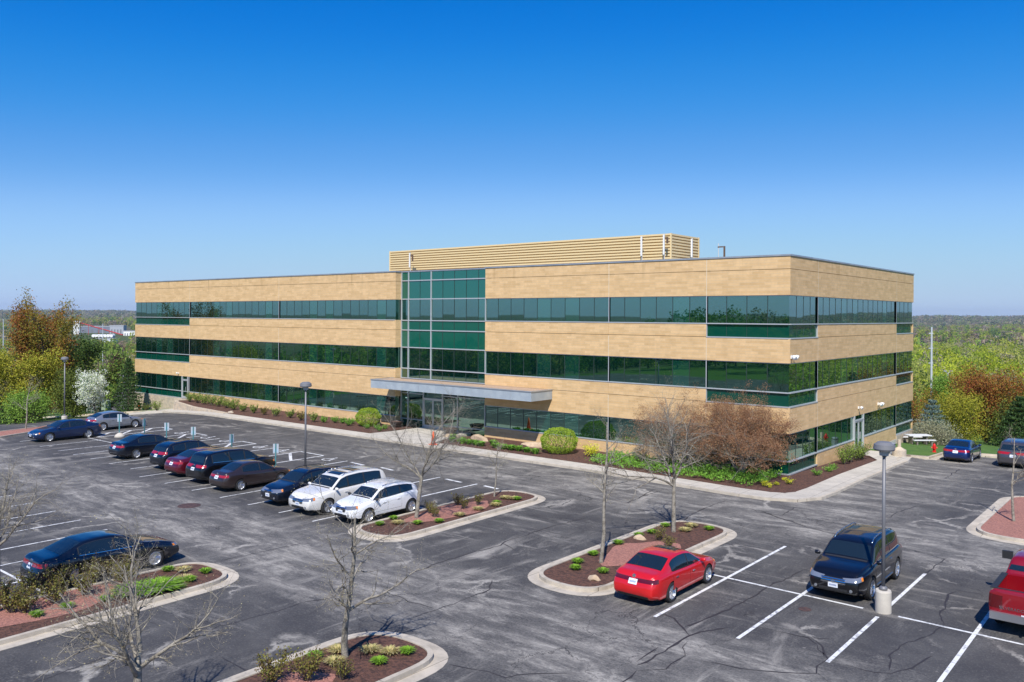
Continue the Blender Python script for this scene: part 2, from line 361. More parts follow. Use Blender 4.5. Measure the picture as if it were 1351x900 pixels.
M_LAWN = P('lawn_grass', (.10, .19, .03), .95, var=(1.5, (.055, .13, .018), .35, .65), bump=(40, .8, .04))
M_PAINT = P('line_paint', (.74, .74, .72), .7, var=(4, (.26, .26, .27), .50, .66))
M_STONE = P('cream_stone', (.56, .46, .34), .85, var=(2.5, (.42, .36, .29), .4, .62), bump=(4, .5, .05))
M_TAR = P('crack_tar', (.035, .030, .030), .7)
M_PAVE = P('paver', (.6, .56, .5), .85)
M_TEAL = P('post_teal', (.06, .20, .22), .5)

def jointed(name, src, wx, wy):
    m = src.copy(); m.name = name; nt = m.node_tree; b = nt.nodes['Principled BSDF']; old = b.inputs['Base Color'].links[0].from_socket
    tc = nd(nt, 'ShaderNodeTexCoord'); br = nd(nt, 'ShaderNodeTexBrick'); br.offset = 0; br.inputs['Scale'].default_value = 1; br.inputs['Brick Width'].default_value = wx; br.inputs['Row Height'].default_value = wy; br.inputs['Mortar Size'].default_value = .014; br.inputs['Mortar Smooth'].default_value = .3
    br.inputs['Color1'].default_value = (1, 1, 1, 1); br.inputs['Color2'].default_value = (.88, .88, .88, 1); br.inputs['Mortar'].default_value = (.42, .40, .38, 1); nt.links.new(tc.outputs['Object'], br.inputs['Vector'])
    mu = nd(nt, 'ShaderNodeMix', data_type='RGBA', blend_type='MULTIPLY'); mu.inputs[0].default_value = 1; nt.links.new(old, mu.inputs[6]); nt.links.new(br.outputs['Color'], mu.inputs[7]); nt.links.new(mu.outputs[2], b.inputs['Base Color']); return m
M_WALK = jointed('sidewalk_concrete', M_CONC, 1.6, 1.6); M_KERB = jointed('kerb_jointed', M_KERB, 2.9, 2.9)
# ------------------------------------------------------------------ terrain
def terrain():
    def axis(lo, hi, st):
        a = list(np.arange(lo, hi + .1, st)); s = st; x = a[-1]
        while x < 9000: s *= 1.13; x += s; a.append(x)
        s = st; x = a[0]; b = []
        while x > -9000: s *= 1.13; x -= s; b.append(x)
        return b[::-1] + a
    xs = axis(-90, 60, 3.0); ys = axis(-60, 45, 3.0); v = []
    for y in ys:
        for x in xs:
            d = math.hypot(max(-78 - x, 0, x - 46), max(-74 - y, 0, y - 34)); v.append((x, y, H(x, y) - .12 + .10 * sm(d / 10)))
    n = len(xs); f = [(j * n + i, j * n + i + 1, (j + 1) * n + i + 1, (j + 1) * n + i) for j in range(len(ys) - 1) for i in range(n - 1)]
    m = bpy.data.materials.new('terrain'); m.use_nodes = True; nt = m.node_tree; b = nt.nodes['Principled BSDF']; L = nt.links.new
    tc = nd(nt, 'ShaderNodeTexCoord')
    vo = nd(nt, 'ShaderNodeTexVoronoi'); vo.inputs['Scale'].default_value = .0042; vo.inputs['Randomness'].default_value = .9; L(tc.outputs['Object'], vo.inputs['Vector'])
    r = nd(nt, 'ShaderNodeValToRGB', ); cr = r.color_ramp; cr.interpolation = 'CONSTANT'
    cols = [(.075, .10, .035), (.13, .115, .065), (.07, .13, .03), (.12, .10, .075), (.19, .17, .10), (.10, .13, .04)]
    while len(cr.elements) < len(cols): cr.elements.new(.5)
    for i, c in enumerate(cols): cr.elements[i].position = i / len(cols); cr.elements[i].color = (*c, 1)
    sp = nd(nt, 'ShaderNodeSeparateColor'); L(vo.outputs['Color'], sp.inputs[0]); L(sp.outputs[0], r.inputs[0])
    n2 = nd(nt, 'ShaderNodeTexNoise'); n2.inputs['Scale'].default_value = .02; n2.inputs['Detail'].default_value = 9; n2.inputs['Roughness'].default_value = .7; L(tc.outputs['Object'], n2.inputs['Vector'])
    r2 = nd(nt, 'ShaderNodeValToRGB'); r2.color_ramp.elements[0].position = .36; r2.color_ramp.elements[1].position = .64; r2.color_ramp.elements[0].color = (.045, .055, .025, 1); r2.color_ramp.elements[1].color = (.15, .14, .075, 1); L(n2.outputs['Fac'], r2.inputs[0])
    mx = nd(nt, 'ShaderNodeMix', data_type='RGBA'); mx.inputs[0].default_value = .6; L(r.outputs[0], mx.inputs[6]); L(r2.outputs[0], mx.inputs[7])
    # mown grass near the building
    ln = nd(nt, 'ShaderNodeVectorMath', operation='LENGTH'); L(tc.outputs['Object'], ln.inputs[0]); mr = nd(nt, 'ShaderNodeMapRange'); mr.inputs[1].default_value = 110; mr.inputs[2].default_value = 170; L(ln.outputs['Value'], mr.inputs[0])
    m3 = nd(nt, 'ShaderNodeMix', data_type='RGBA'); L(mr.outputs[0], m3.inputs[0]); m3.inputs[6].default_value = (.085, .15, .025, 1); L(mx.outputs[2], m3.inputs[7])
    L(m3.outputs[2], b.inputs['Base Color']); b.inputs['Roughness'].default_value = 1; b.inputs['Specular IOR Level'].default_value = .1
    o = MB().add(v, f).build('ground', m, smooth=True, kind='structure'); return o
terrain()

# ------------------------------------------------------------------ lot, walks, beds
lot_poly = [(-80, -72), (44, -72), (44, 19), (3, 19.5), (3, 10), (3, -5), (-11, -5.6), (-64.0, -4.9)] + [(-67.5, -8.2), (-71, -19), (-79, -40)]
LOT = drape('parking_lot', lot_poly, 0, M_ASP, step=2.5, skirt=0, kind='structure')
def flat(z): return lambda x, y: z
WO = [(-62.6, -5.9), (-58, -6.35), (-45, -6.45), (-32, -6.35), (-11, -6.35), (-5, -6.75), (-.7, -7.05), (1.4, -7.0), (2.9, -6.35), (3.65, -4.9), (3.78, -3), (3.74, 4), (3.70, 11.5)]
def off_line(L, d):
    out = []
    for i, p in enumerate(L):
        a = Vector(L[max(i - 1, 0)]); b = Vector(L[min(i + 1, len(L) - 1)]); t = (b - a).normalized(); out.append((p[0] - t.y * d, p[1] + t.x * d))
    return out
def strip(name, L, d0, d1, off, m, **k):
    a = off_line(L, d0); b = off_line(L, d1); return drape(name, a + b[::-1], off, m, step=2.5, **k)
WOs = [WO[0]] + [tuple(Vector(WO[i]).lerp(Vector(WO[i + 1]), t)) for i in range(len(WO) - 1) for t in (.25, .5, .75, 1)]
strip('kerb', WOs, 0, .17, .135, M_KERB, kind='structure')
strip('sidewalk', WOs, .172, 1.62, .130, M_WALK, kind='structure')
inner = off_line(WOs, 1.62)
# entrance plaza and side door path
drape('entrance_walk', [(-32.3, -4.9), (-24.9, -4.9), (-26.3, -1.4), (-26.3, .66), (-31.9, .66), (-31.9, -2.2)], .131, M_WALK, step=0, kind='structure')
drape('side_walk', [(2.14, 10.2), (2.14, 14.9), (.2, 14.9), (.2, 12.1), (1.0, 12.1)], .131, M_WALK, step=0, kind='structure')
drape('side_walk', [(3.72, 11.5), (3.5, 13.0), (2.15, 14.4), (2.142, 10.2), (3.0, 10.2)], .1295, M_WALK, step=0, kind='structure')
rb = [p for p in inner if p[0] > -24.3]
drape('planting_bed', [(-24.6, .1)] + [(-26.2, -1.5), (-25.6, -3.2), (-24.5, -4.85)] + rb + [(2.13, 10.2), (1.0, 12.1), (.2, 12.1), (.05, -.05)], .12, M_MULCH, step=2.5, kind='structure')
lb = [(-65.5, -2.6), (-60, -4.0), (-52.8, -4.75), (-45, -4.85), (-33.6, -4.8), (-32.4, -3.4), (-32.4, .1), (-67.0, .1), (-67.0, -2.0)]
bedz = lambda x, y: max(-.04, H(x, y) + .12)
drape('planting_bed', lb, 0, M_MULCH, step=2.5, skirt=.8, zf=bedz, kind='structure')
rw = [(-67.3, -.2), (-67.3, -1.9), (-65.6, -2.85), (-60, -4.25), (-52.7, -4.98)]
rwall = MB()
for k, (hh, o_) in enumerate(((-.45, .0), (-.2, .06), (.06, .12))):
    for a, b in zip(rw, rw[1:]):
        a = Vector(a); b = Vector(b); d = (b - a).normalized(); n = Vector((d.y, -d.x)); L_ = (b - a).length; s = 0; rr = random.Random(k + int(L_ * 10))
        while s < L_ - .05:
            e = min(L_, s + rr.uniform(.5, 1.1)); j = rr.uniform(0, .05); q0 = a + d * s; q1 = a + d * (e - .015)
            c = [q0 - n * .3, q1 - n * .3, q1 + n * (.18 - o_ + j), q0 + n * (.18 - o_ + j)]
            zb = min(H(*q0), hh) if k == 0 else hh - .25
            if k == 0: zb = H(*q0) - .2
            rwall.add([(p.x, p.y, z) for z in (zb, hh) for p in c], [(0, 3, 2, 1), (4, 5, 6, 7), (0, 1, 5, 4), (1, 2, 6, 5), (2, 3, 7, 6), (3, 0, 4, 7)]); s = e
tag(rwall.build('retaining_wall', M_STONE), 'low cream stone retaining wall below the hedge near the left door', 'wall')
# walk that drops along the left end
drape('left_walk', [(-62.7, -4.45), (-60, -4.35), (-65.6, -3.0), (-67.4, -2.1), (-67.4, -.1), (-70.3, -.1), (-70.3, -2.6), (-68.5, -4.6), (-66.5, -7.5), (-65.0, -8.2), (-62.6, -5.9)], .125, M_CONC, step=1.2, kind='structure')
WC = [tuple(G(*p)[:2]) for p in ((180, 544.5), (150, 546), (100, 549), (50, 552), (0, 554), (-60, 558), (-140, 565))]
WC = [(-63.0, -6.1)] + WC
strip('kerb', WC, 0, -.55, .02, M_KERB, kind='structure'); strip('kerb', WC, -.55, -.95, .15, M_KERB, kind='structure')
NK = [tuple(G(*p)[:2]) for p in ((1203, 603.5), (1220, 606.5), (1236, 607), (1249, 603), (1256, 600.5))]; print('NK', NK)
ny = NK[-1][1] + .6
NK = [(3.62, 11.6)] + NK + [(NK[-1][0] + .8, ny + .9), (NK[-1][0] + 2.5, ny + 1.5), (20, ny + 1.6), (44, ny + 1.6)]
strip('kerb', NK, 0, .5, .02, M_KERB, kind='structure'); strip('kerb', NK, .5, .72, .14, M_KERB, kind='structure')
nk2 = off_line(NK, .72)
lawn1 = [(.02, 14.95), (2.13, 14.95)] + nk2 + [(44, 40), (-10, 40), (-10, 28.3), (.02, 28.3)]
drape('lawn', lawn1, .12, M_LAWN, step=2.5, kind='structure')
wc2 = off_line(WC, -.95)
drape('lawn', [(-66, -7.9)] + wc2[1:] + [(-110, -60), (-110, 5), (-80.6, 5), (-80.4, -.02), (-70.4, -.02), (-70.4, -2.7), (-68.6, -4.7)], .11, M_LAWN, step=2.5, kind='structure')

# ------------------------------------------------------------------ islands
def island(poly, gutter, label, gravel=None, mat=None):
    o = drape('parking_island', inset(poly, gutter + .16), .11, mat or M_MULCH, step=2.5, parent=None)
    tag(o, label, 'parking island')
    if gutter > .05: drape('gutter', poly, .012, M_KERB, step=2.5, hole=inset(poly, gutter), parent=o, skirt=.05)
    drape('kerb', inset(poly, gutter), .14, M_KERB, step=2.5, hole=inset(poly, gutter + .155), parent=o)
    if gravel: drape('gravel_patch', gravel, .118, M_GRAVEL, step=0, skirt=0, parent=o)
    return o
def rr(x0, y0, x1, y1, r): return roundp([(x0, y0), (x1, y0), (x1, y1), (x0, y1)], r, 8)
def blob(cx, cy, rx, ry, seed):
    q = random.Random(seed); ph = [q.uniform(0, 6) for _ in range(4)]
    return [(cx + rx * math.cos(t) * (1 + .12 * math.sin(3 * t + ph[0]) + .08 * math.sin(5 * t + ph[1])), cy + ry * math.sin(t) * (1 + .12 * math.sin(2 * t + ph[2]) + .07 * math.sin(7 * t + ph[3]))) for t in [i * 2 * PI / 36 for i in range(36)]]
I1 = island(roundp([(-10.55, -25.7), (-6.85, -25.7), (-7.1, -13.7), (-10.75, -13.7)], [2.2, 2.2, 2.3, 2.3], 10), .42, 'brown mulch island beside the white crossover', blob(-8.95, -19.9, 1.05, 2.5, 1))
I2 = island(roundp([(-.40, -25.75), (3.5, -25.95), (3.5, -13.6), (-.45, -13.6)], [3.4, 2.2, 2.3, 2.3], 10), .42, 'brown mulch island beside the red sedan', blob(1.75, -20.2, 1.15, 2.3, 2))
I3 = island(roundp([(-.65, -47), (3.3, -47), (3.3, -31.9), (-.65, -31.9)], [1.8, 1.8, 1.8, 1.9], 8), .42, 'brown mulch island at the bottom centre holding one bare tree', blob(1.5, -37.2, 1.1, 2.0, 3))
I4 = island(roundp([(-11.35, -47), (-6.95, -47), (-7.35, -31.7), (-11.15, -31.7)], [1.8, 1.8, 1.9, 1.5], 8), .42, 'brown mulch island below the black sedan at lower left', blob(-9.7, -38.2, 1.1, 3.2, 4))
I5 = island(roundp([(10.75, -8.2), (24, -8.2), (24, 3.25), (10.75, 3.25)], [2.1, 2, 2, 2.0], 8), .42, 'red gravel island at the right edge with a bare sapling', mat=M_GRAVEL)
s_ = [tuple(G(*p)[:2]) for p in ((-60, 587), (0, 578.5), (49, 570.5), (78, 564.5), (88, 561.5), (84, 558.5), (69, 562.5), (0, 571), (-60, 577))]; print('strip', s_)
I6 = island(roundp(s_, .5, 3), .02, 'narrow red gravel strip behind the blue sedan at far left', mat=M_GRAVEL)

# ------------------------------------------------------------------ painted lines, cracks, covers
rng = np.random.default_rng(5)
def line(a, b, w=.12): ribbon('stall_line', [a, b], w, .008 if abs(a[0] - b[0]) < .5 else (.0105 if abs(a[1] - b[1]) < 1 else .0085), M_PAINT, LOT, step=2.5)
for x in (5.65, 8.45): line((x, -25.8), (x, -14.95 if x < 6 else -15.4))
line((11.1, -25.8), (11.1, -21.15)); line((11.1, -19.9), (11.1, -15.2)); line((13.8, -25.8), (13.8, -15.2)); line((16.5, -25.8), (16.5, -15.2))
line((3.6, -20.5), (10.5, -20.65)); line((11.6, -20.7), (18, -20.85))
SX_ = [-12.7, -15.3, -17.9, -20.45, -23.2, -26.1, -29.0, -31.9, -34.7, -37.35, -39.9, -42.3, -45.3, -48.9]
for x in SX_:
    ye = -25.2 if x > -30 else -24.3; line((x, ye), (x + .05, -19.75 if x > -38 else -20.0), .1)
line((-10.75, -20), (-12.7, -19.8)); line((-49, -20.2), (-12.8, -19.75), .1)
for x in (-12.75, -15.72, -24.15, -32.3, -39.3, -51.9): line((x, -19.7), (x, -13.7), .13)
for x0, x1 in ((-23.6, -22.15), (-20.7, -19.4), (-15.1, -13.7), (-12.1, -10.95)): line((x0, -13.85), (x1, -14.0), .2)
line((-18.5, -19.7), (-18.5, -16.2), .1); line((-21.4, -19.7), (-21.4, -16.2), .1)
def aisle(x0, x1):
    line((x0, -19.6), (x0, -13.4), .14); line((x1, -19.6), (x1, -13.4), .14); line((x0, -13.4), (x1, -13.4), .14)
    for k in range(3): line((x0 + .08, -14.3 - k * 1.75), (x1 - .08, -14.3 - k * 1.75 - min(1.7, (x1 - x0) * .9)), .2)
for c in ((-29.6, -27.0), (-36.75, -34.95), (-43.3, -41.6), (-48.7, -46.9)): aisle(*c)
def chair_symbol(x, y):
    mb = MB(); z = H(x, y) + .008
    def arc(cx, cy, r, a0, a1, w, n=14):
        v = []
        for i in range(n + 1):
            t = a0 + (a1 - a0) * i / n
            for q in (r - w / 2, r + w / 2): v.append((cx + q * math.cos(t), cy + q * math.sin(t), z))
        mb.add(v, [(2 * i, 2 * i + 1, 2 * i + 3, 2 * i + 2) for i in range(n)])
    def bar(a, b, w):
        a = Vector(a); b = Vector(b); d = (b - a).normalized(); n = Vector((-d.y, d.x)) * w / 2
        mb.add([(*(a + n), z), (*(a - n), z), (*(b - n), z), (*(b + n), z)], [(0, 1, 2, 3)])
    arc(x, y - .15, .36, 2.2, 6.0, .11); bar((x - .02, y + .42), (x - .02, y + .0), .11); bar((x - .02, y + .02), (x + .3, y + .02), .11)
    bar((x + .3, y + .06), (x + .42, y - .4), .11); bar((x + .42, y - .4), (x + .55, y - .38), .1); bar((x, y + .22), (x + .28, y + .22), .08); arc(x - .02, y + .56, .06, 0, 6.28, .1)
    mb.build('wheelchair_symbol', M_PAINT, LOT)
for x in (-25.6, -30.95, -33.5, -37.9, -40.5, -44.4): chair_symbol(x, -14.0)
# rows in the left foreground
for x in (-8.0, -10.9, -13.4, -16.0, -18.35, -21.0, -23.7, -26.4, -29.1, -31.8, -34.5, -37.2, -39.9):
    if x < -11: line((x, -42.6), (x, -32.0 if x < -16.5 else -36.9 + (5 if x < -13 else 0)), .1)
line((-11.4, -37.35), (-42, -37.2), .1)
CR = []
def cr(o, s, pts, w=.07): CR.append((zz(o, s, pts), w))
A = (540, 660); B3 = (840, 750); C4 = (290, 680); D5 = (1000, 480); E6 = (1040, 640); F7 = (700, 640); J1 = (700, 560)
cr(A, 3.75, [(0, 365), (60, 345), (140, 310), (230, 285), (330, 255), (455, 225), (475, 205), (560, 180), (700, 130), (880, 85)], .09)
cr(A, 3.75, [(0, 590), (60, 565), (130, 540), (220, 515), (300, 480), (400, 440), (410, 395)], .09)
cr(A, 3.75, [(-150, 440), (0, 500), (60, 515), (125, 535)]); cr(A, 3.75, [(185, 810), (300, 830), (400, 855), (480, 872), (600, 858), (780, 858)], .08)
cr(A, 3.75, [(455, 210), (500, 235), (545, 255)]); cr(A, 3.75, [(520, 55), (600, 75), (680, 95), (740, 105)]); cr(A, 3.75, [(150, 340), (260, 360), (340, 380)], .05)
cr(B3, 5.196, [(0, 665), (100, 620), (230, 545), (350, 465), (430, 435), (640, 405)], .11); cr(B3, 5.196, [(0, 640), (60, 600), (150, 540)])
cr(B3, 5.196, [(330, 400), (500, 340), (600, 295), (700, 250), (850, 160), (960, 100), (1100, 30), (1180, 0)], .1); cr(B3, 5.196, [(130, 290), (250, 340), (320, 410), (360, 460)], .08)
cr(B3, 5.196, [(0, 700), (200, 690), (330, 600), (320, 540), (350, 500)], .06); cr(B3, 5.196, [(-300, 900), (-100, 780), (0, 700)], .1)
cr(B3, 5.196, [(450, 635), (560, 655), (700, 685), (900, 708), (1100, 718), (1230, 715), (1240, 670), (1300, 620), (1270, 540), (1220, 490)], .07)
cr(B3, 5.196, [(1240, 715), (1310, 775)], .08); cr(B3, 5.196, [(750, 400), (880, 415), (1050, 450), (1200, 480), (1351, 485)], .06)
cr(C4, 4.09, [(-100, 640), (0, 600), (150, 560), (300, 520), (450, 470), (620, 440)], .07); cr(C4, 4.09, [(0, 760), (70, 800), (140, 830), (240, 835)], .07); cr(C4, 4.09, [(0, 245), (150, 215), (300, 180), (450, 150)], .06)
cr(D5, 3.749, [(0, 725), (120, 765), (250, 810), (400, 845)], .1); cr(D5, 3.749, [(640, 765), (700, 730), (785, 703)]); cr(D5, 3.749, [(920, 570), (1000, 520)], .08); cr(D5, 3.749, [(950, 575), (1080, 610)], .06)
cr(E6, 3.463, [(730, 330), (700, 350), (650, 390), (610, 410)]); cr(E6, 3.463, [(770, 485), (730, 500), (715, 550), (690, 590), (715, 635)], .09); cr(E6, 3.463, [(700, 470), (900, 500)], .05)
cr(E6, 3.463, [(165, 790), (140, 730), (100, 700), (60, 690)], .06); cr(E6, 3.463, [(260, 820), (350, 850), (460, 860), (560, 835), (660, 780)], .07); cr(E6, 3.463, [(460, 850), (460, 780), (540, 720), (640, 690), (715, 635)], .08)
cr(F7, 3.461, [(440, 85), (530, 45), (600, 25)], .06); cr(F7, 3.461, [(700, 160), (760, 120), (890, 70)], .08); cr(F7, 3.461, [(1040, 115), (1130, 150), (1246, 180)], .07)
cr((0, 540), 4.5, [(480, 350), (560, 340), (640, 365), (700, 380), (760, 385)]); cr((0, 540), 4.5, [(560, 420), (640, 450), (740, 490), (850, 530), (1000, 570)], .05)
cr((0, 680), 4.09, [(0, 950), (250, 880), (450, 810), (560, 770), (700, 735)], .07); cr(J1, 3.651, [(1020, 390), (1090, 420), (1150, 430), (1210, 440), (1270, 400)]); cr(J1, 3.651, [(460, 380), (540, 345), (590, 315), (635, 317)])
for pts, w_ in CR:
    q = [G(*p)[:2] for p in pts]; ribbon('asphalt_crack', q, w_ * .75, .004, M_TAR, LOT, jit=.035, rng=rng, step=.3)
def disc(name, x, y, r, m, z=.012, label=None):
    return MB().lathe([(r, 0), (r, z), (r * .8, z + .002), (r * .8, z), (0.001, z)], 28, (x, y, H(x, y))).build(name, m, kind='structure') if not label else tag(MB().lathe([(r, 0), (r, z), (r * .8, z + .003), (r * .78, z), (0.001, z)], 28, (x, y, H(x, y))).build(name, m), label, 'manhole cover')
disc('manhole_cover', -19.95, -27.2, .55, P('rusty_iron', (.10, .055, .045), .8, var=(6, (.05, .03, .03), .4, .6)), label='round rusty manhole cover in the drive behind the brown sedan')
p_ = G(1062, 804); disc('utility_cover', p_.x, p_.y, .2, MATS['rusty_iron'], label='small round rusty cover in the stall in front of the black SUV')
# ------------------------------------------------------------------ office building
BLX, BLY = -80.3, 27.6
Z3, Z2, Z1 = (9.0, 10.77), (4.87, 6.67), (.76, 2.45)
OB = T('office_building', (-40, 0, -.05), 0, 'three storey office building of buff brick bands and green glass ribbon windows', 'office building')
def own(o):
    o.parent = OB; o.matrix_parent_inverse = Matrix.Translation((40, 0, .05)); return o
def PB(mb, name, m, parent=None, **k):
    o = mb.build(name, m, None, **k)
    if parent is None: own(o)
    else: o.parent = parent
    return o
class Fac:
    def __init__(s, O, Tn, N): s.O = Vector(O); s.T = Vector(Tn); s.N = Vector(N)
    def p(s, u, out, z): q = s.O + s.T * u + s.N * out; return (q.x, q.y, z)
    def box(s, mb, u0, u1, o0, o1, z0, z1, mi=0): mb.box((u0, o0, z0), (u1, o1, z1), mi, lambda q: s.p(*q)); return mb
GIN = -.10                                                   # how far the glass sits behind the brick face
rgl = random.Random(3)
def panes(fac, u0, u1, z0, z1, pw, m, name, inn=GIN):
    mb = MB(); n = max(1, round((u1 - u0) / pw)); w_ = (u1 - u0) / n
    for i in range(n):
        a = rgl.gauss(0, .0011); b = rgl.gauss(0, .0008); hw = w_ / 2; hz = (z1 - z0) / 2
        c = [(u0 + i * w_, inn - a * hw - b * hz, z0), (u0 + (i + 1) * w_, inn + a * hw - b * hz, z0), (u0 + (i + 1) * w_, inn + a * hw + b * hz, z1), (u0 + i * w_, inn - a * hw + b * hz, z1)]
        mb.add([fac.p(*q) for q in c], [(0, 1, 2, 3)])
    return PB(mb, name, m), n, w_
def ribbon_win(fac, u0, u1, z0, z1, pw=1.22, spandrel=None, left=True, right=True, bot=True, cl=False, cr=False):
    if cl: u0 += .10; left = False
    if cr: u1 -= .10; right = False
    g, n, w_ = panes(fac, u0, u1, z0, z1, pw, M_VIS, 'window')
    f = MB(); d = MB()
    for i in range(1, n): fac.box(d, u0 + i * w_ - .02, u0 + i * w_ + .02, GIN - .02, GIN + .015, z0, z1)
    PB(d, 'glazing_bar', M_DFRAME, g)
    fac.box(f, u0, u1, GIN - .03, GIN + .05, z1 - .05, z1 + .0)
    if bot: fac.box(f, u0, u1, GIN - .03, .03, z0 - .02, z0 + .045)
    if left: fac.box(f, u0 - .03, u0 + .03, GIN - .04, GIN + .09, spandrel or z0, z1)
    if right: fac.box(f, u1 - .03, u1 + .03, GIN - .04, GIN + .085, spandrel or z0, z1)
    PB(f, 'window_frame', M_FRAME, g)
    if spandrel is not None:
        s_, n, w_ = panes(fac, u0, u1, spandrel, z0 - .02, pw, M_SPAN, 'spandrel_panel')
        d = MB(); fac.box(d, u0, u1, GIN - .03, .025, spandrel - .04, spandrel + .03)
        PB(d, 'panel_frame', M_FRAME, s_); d = MB()
        for i in range(1, n): fac.box(d, u0 + i * w_ - .013, u0 + i * w_ + .013, GIN - .02, GIN + .01, spandrel + .03, z0 - .02)
        PB(d, 'panel_joint', M_DFRAME, s_)
def band(fac, segs, levels, base=False):
    """levels: list of (z0, z1, groove or None); segs: (u0, u1) pieces between vertical joints"""
    mb = MB()
    for u0, u1, z0, z1, gr in segs:
        a, b = u0 + .008, u1 - .008
        if gr and z0 < gr < z1: fac.box(mb, a, b, -.22, 0, z0, gr - .014); fac.box(mb, a, b, -.22, 0, gr + .014, z1)
        else: fac.box(mb, a, b, -.22, 0, z0, z1)
    return PB(mb, 'brick_band', M_BRICK)
def side(fac, L, pts, sp, base_lo=-.3, ends=(False, False), door=None, base_skip=None):
    """pts: joints along the wall; sp: indices of bays with a lower spandrel panel"""
    for (z0, z1, nxt, g) in ((Z3[1], 13.12, None, 12.34), (Z2[1], Z3[0], None, 8.16), (Z1[1], Z2[0], None, 4.03)):
        segs = []
        for i, (a, b) in enumerate(zip(pts, pts[1:])):
            top = z1 if (i not in sp or z1 > 13) else {9.0: 8.16, 4.87: 4.03}[z1] - .04
            segs.append((a, b, z0, top, g if top > g + .1 else None))
        band(fac, segs, None); sj = MB()
        for u in pts[1:-1]: fac.box(sj, u - .02, u + .02, -.05, .003, z0 + .01, (z1 if z1 > 13 else z1 - .9))
        PB(sj, 'sealant_joint', P('sealant', (.66, .56, .40), .8))
    segs = []
    for i, (a, b) in enumerate(zip(pts, pts[1:])):
        if i in sp: continue
        if door and a < door[0] < b: segs.append((a, door[0], base_lo, Z1[0], None)); segs.append((door[1], b, base_lo, Z1[0], None))
        else: segs.append((a, b, base_lo, Z1[0], None))
    if segs: band(fac, segs, None)
    for i, (a, b) in enumerate(zip(pts, pts[1:])):
        s = i in sp; kw = dict(cl=(i == 0 and ends[0]), cr=(i == len(pts) - 2 and ends[1]))
        ribbon_win(fac, a, b, Z3[0], Z3[1], spandrel=8.16 if s else None, **kw); ribbon_win(fac, a, b, Z2[0], Z2[1], spandrel=4.03 if s else None, **kw)
        if door and a < door[0] < b:
            ribbon_win(fac, a, door[0], Z1[0], Z1[1]); ribbon_win(fac, door[1], b, Z1[0], Z1[1], left=False)
        else: ribbon_win(fac, a, b, Z1[0], Z1[1], spandrel=0.0 if s else None, **kw)
FL = Fac((BLX, 0, 0), (1, 0, 0), (0, -1, 0)); FRW = Fac((-24.26, 0, 0), (1, 0, 0), (0, -1, 0)); SD = Fac((0, 0, 0), (0, 1, 0), (1, 0, 0))
BK = Fac((0, BLY, 0), (-1, 0, 0), (0, 1, 0)); WS = Fac((BLX, BLY, 0), (0, -1, 0), (-1, 0, 0))
def door_unit(fac, u0, u1, z0, z1, ztop, inn=GIN, leaves=2):
    g = MB(); f = MB(); n = leaves; w_ = (u1 - u0) / n
    fac.box(f, u0 - .06, u0 + .05, inn - .06, inn + .09, z0, ztop); fac.box(f, u1 - .05, u1 + .06, inn - .06, inn + .09, z0, ztop)
    fac.box(f, u0 + .05, u1 - .05, inn - .06, inn + .08, z1, z1 + .09)
    for k in range(n):
        a, b = u0 + .05 + k * (w_ - .05), u0 + (k + 1) * (w_ - .05) + .05
        fac.box(f, a, a + .07, inn - .03, inn + .05, z0, z1); fac.box(f, b - .07, b, inn - .03, inn + .05, z0, z1)
        fac.box(f, a + .07, b - .07, inn - .03, inn + .05, z0, z0 + .25); fac.box(f, a + .07, b - .07, inn - .03, inn + .05, z1 - .1, z1)
        g.add([fac.p(*q) for q in ((a, inn, z0), (b, inn, z0), (b, inn, z1), (a, inn, z1))], [(0, 1, 2, 3)])
    if ztop > z1 + .2: g.add([fac.p(*q) for q in ((u0, inn, z1 + .09), (u1, inn, z1 + .09), (u1, inn, ztop), (u0, inn, ztop))], [(0, 1, 2, 3)])
    d = PB(f, 'door', M_FRAME); PB(g, 'door_glass', M_VIS, d)
    h = MB(); c = (u0 + u1) / 2
    for s in (-.1, .1) if n == 2 else (.3,): h.tube(fac.p(c + s, inn + .11, z0 + .8), fac.p(c + s, inn + .11, z0 + 1.3), .018, .018, 6)
    PB(h, 'handle', M_FRAME, d); return d
# left wing front: spandrel bay, door bay, long bays
side(FL, 0, [0, 12.4, 29.0, 45.83], {0}, base_lo=-.35, ends=(True, True))
# (the first bay's ground floor stops at the door; lay the door over the end of the bay)
door_unit(FL, 11.0, 12.2, 0, 2.05, Z1[1], inn=.02, leaves=1)
side(FRW, 0, [0, 11.42, 18.81, 24.26], {2}, ends=(False, True))
side(SD, 0, [0, 4.72, 22.52, BLY], {0, 2}, door=(12.1, 14.1), ends=(True, True))
door_unit(SD, 12.1, 14.1, -.05, 2.05, Z1[1], inn=-.04)
side(BK, 0, [0, 20, 40, 60, 80.3], set(), ends=(True, True)); side(WS, 0, [0, 4.7, 22.9, BLY], {0, 2}, ends=(True, True))
# stone base at the two ends where the ground drops
def stone_base(fac, u0, u1, zt):
    mb = MB(); q = random.Random(int(u0 * 7 + u1)); z = zt
    while z > -3.4:
        h = q.choice((.18, .25, .32)); u = u0
        while u < u1:
            e = min(u1, u + q.uniform(.35, 1.0)); fac.box(mb, u + .006, e - .006, -.3, .04 + q.uniform(0, .03), z - h + .008, z); u = e
        z -= h
    PB(mb, 'stone_base', M_STONE)
stone_base(FL, 0, 12.4, -.05); stone_base(SD, 22.5, BLY, -.05); stone_base(BK, 0, 80.3, -.31); stone_base(WS, 0, BLY, -.05)
mb = MB(); SD.box(mb, 4.72, 22.5, -.25, .03, -.9, -.31); FL.box(mb, 12.4, 45.83, -.25, .03, -1.0, -.36); FRW.box(mb, 0, 18.81, -.25, .03, -.5, -.31); PB(mb, 'foundation', M_CONC)
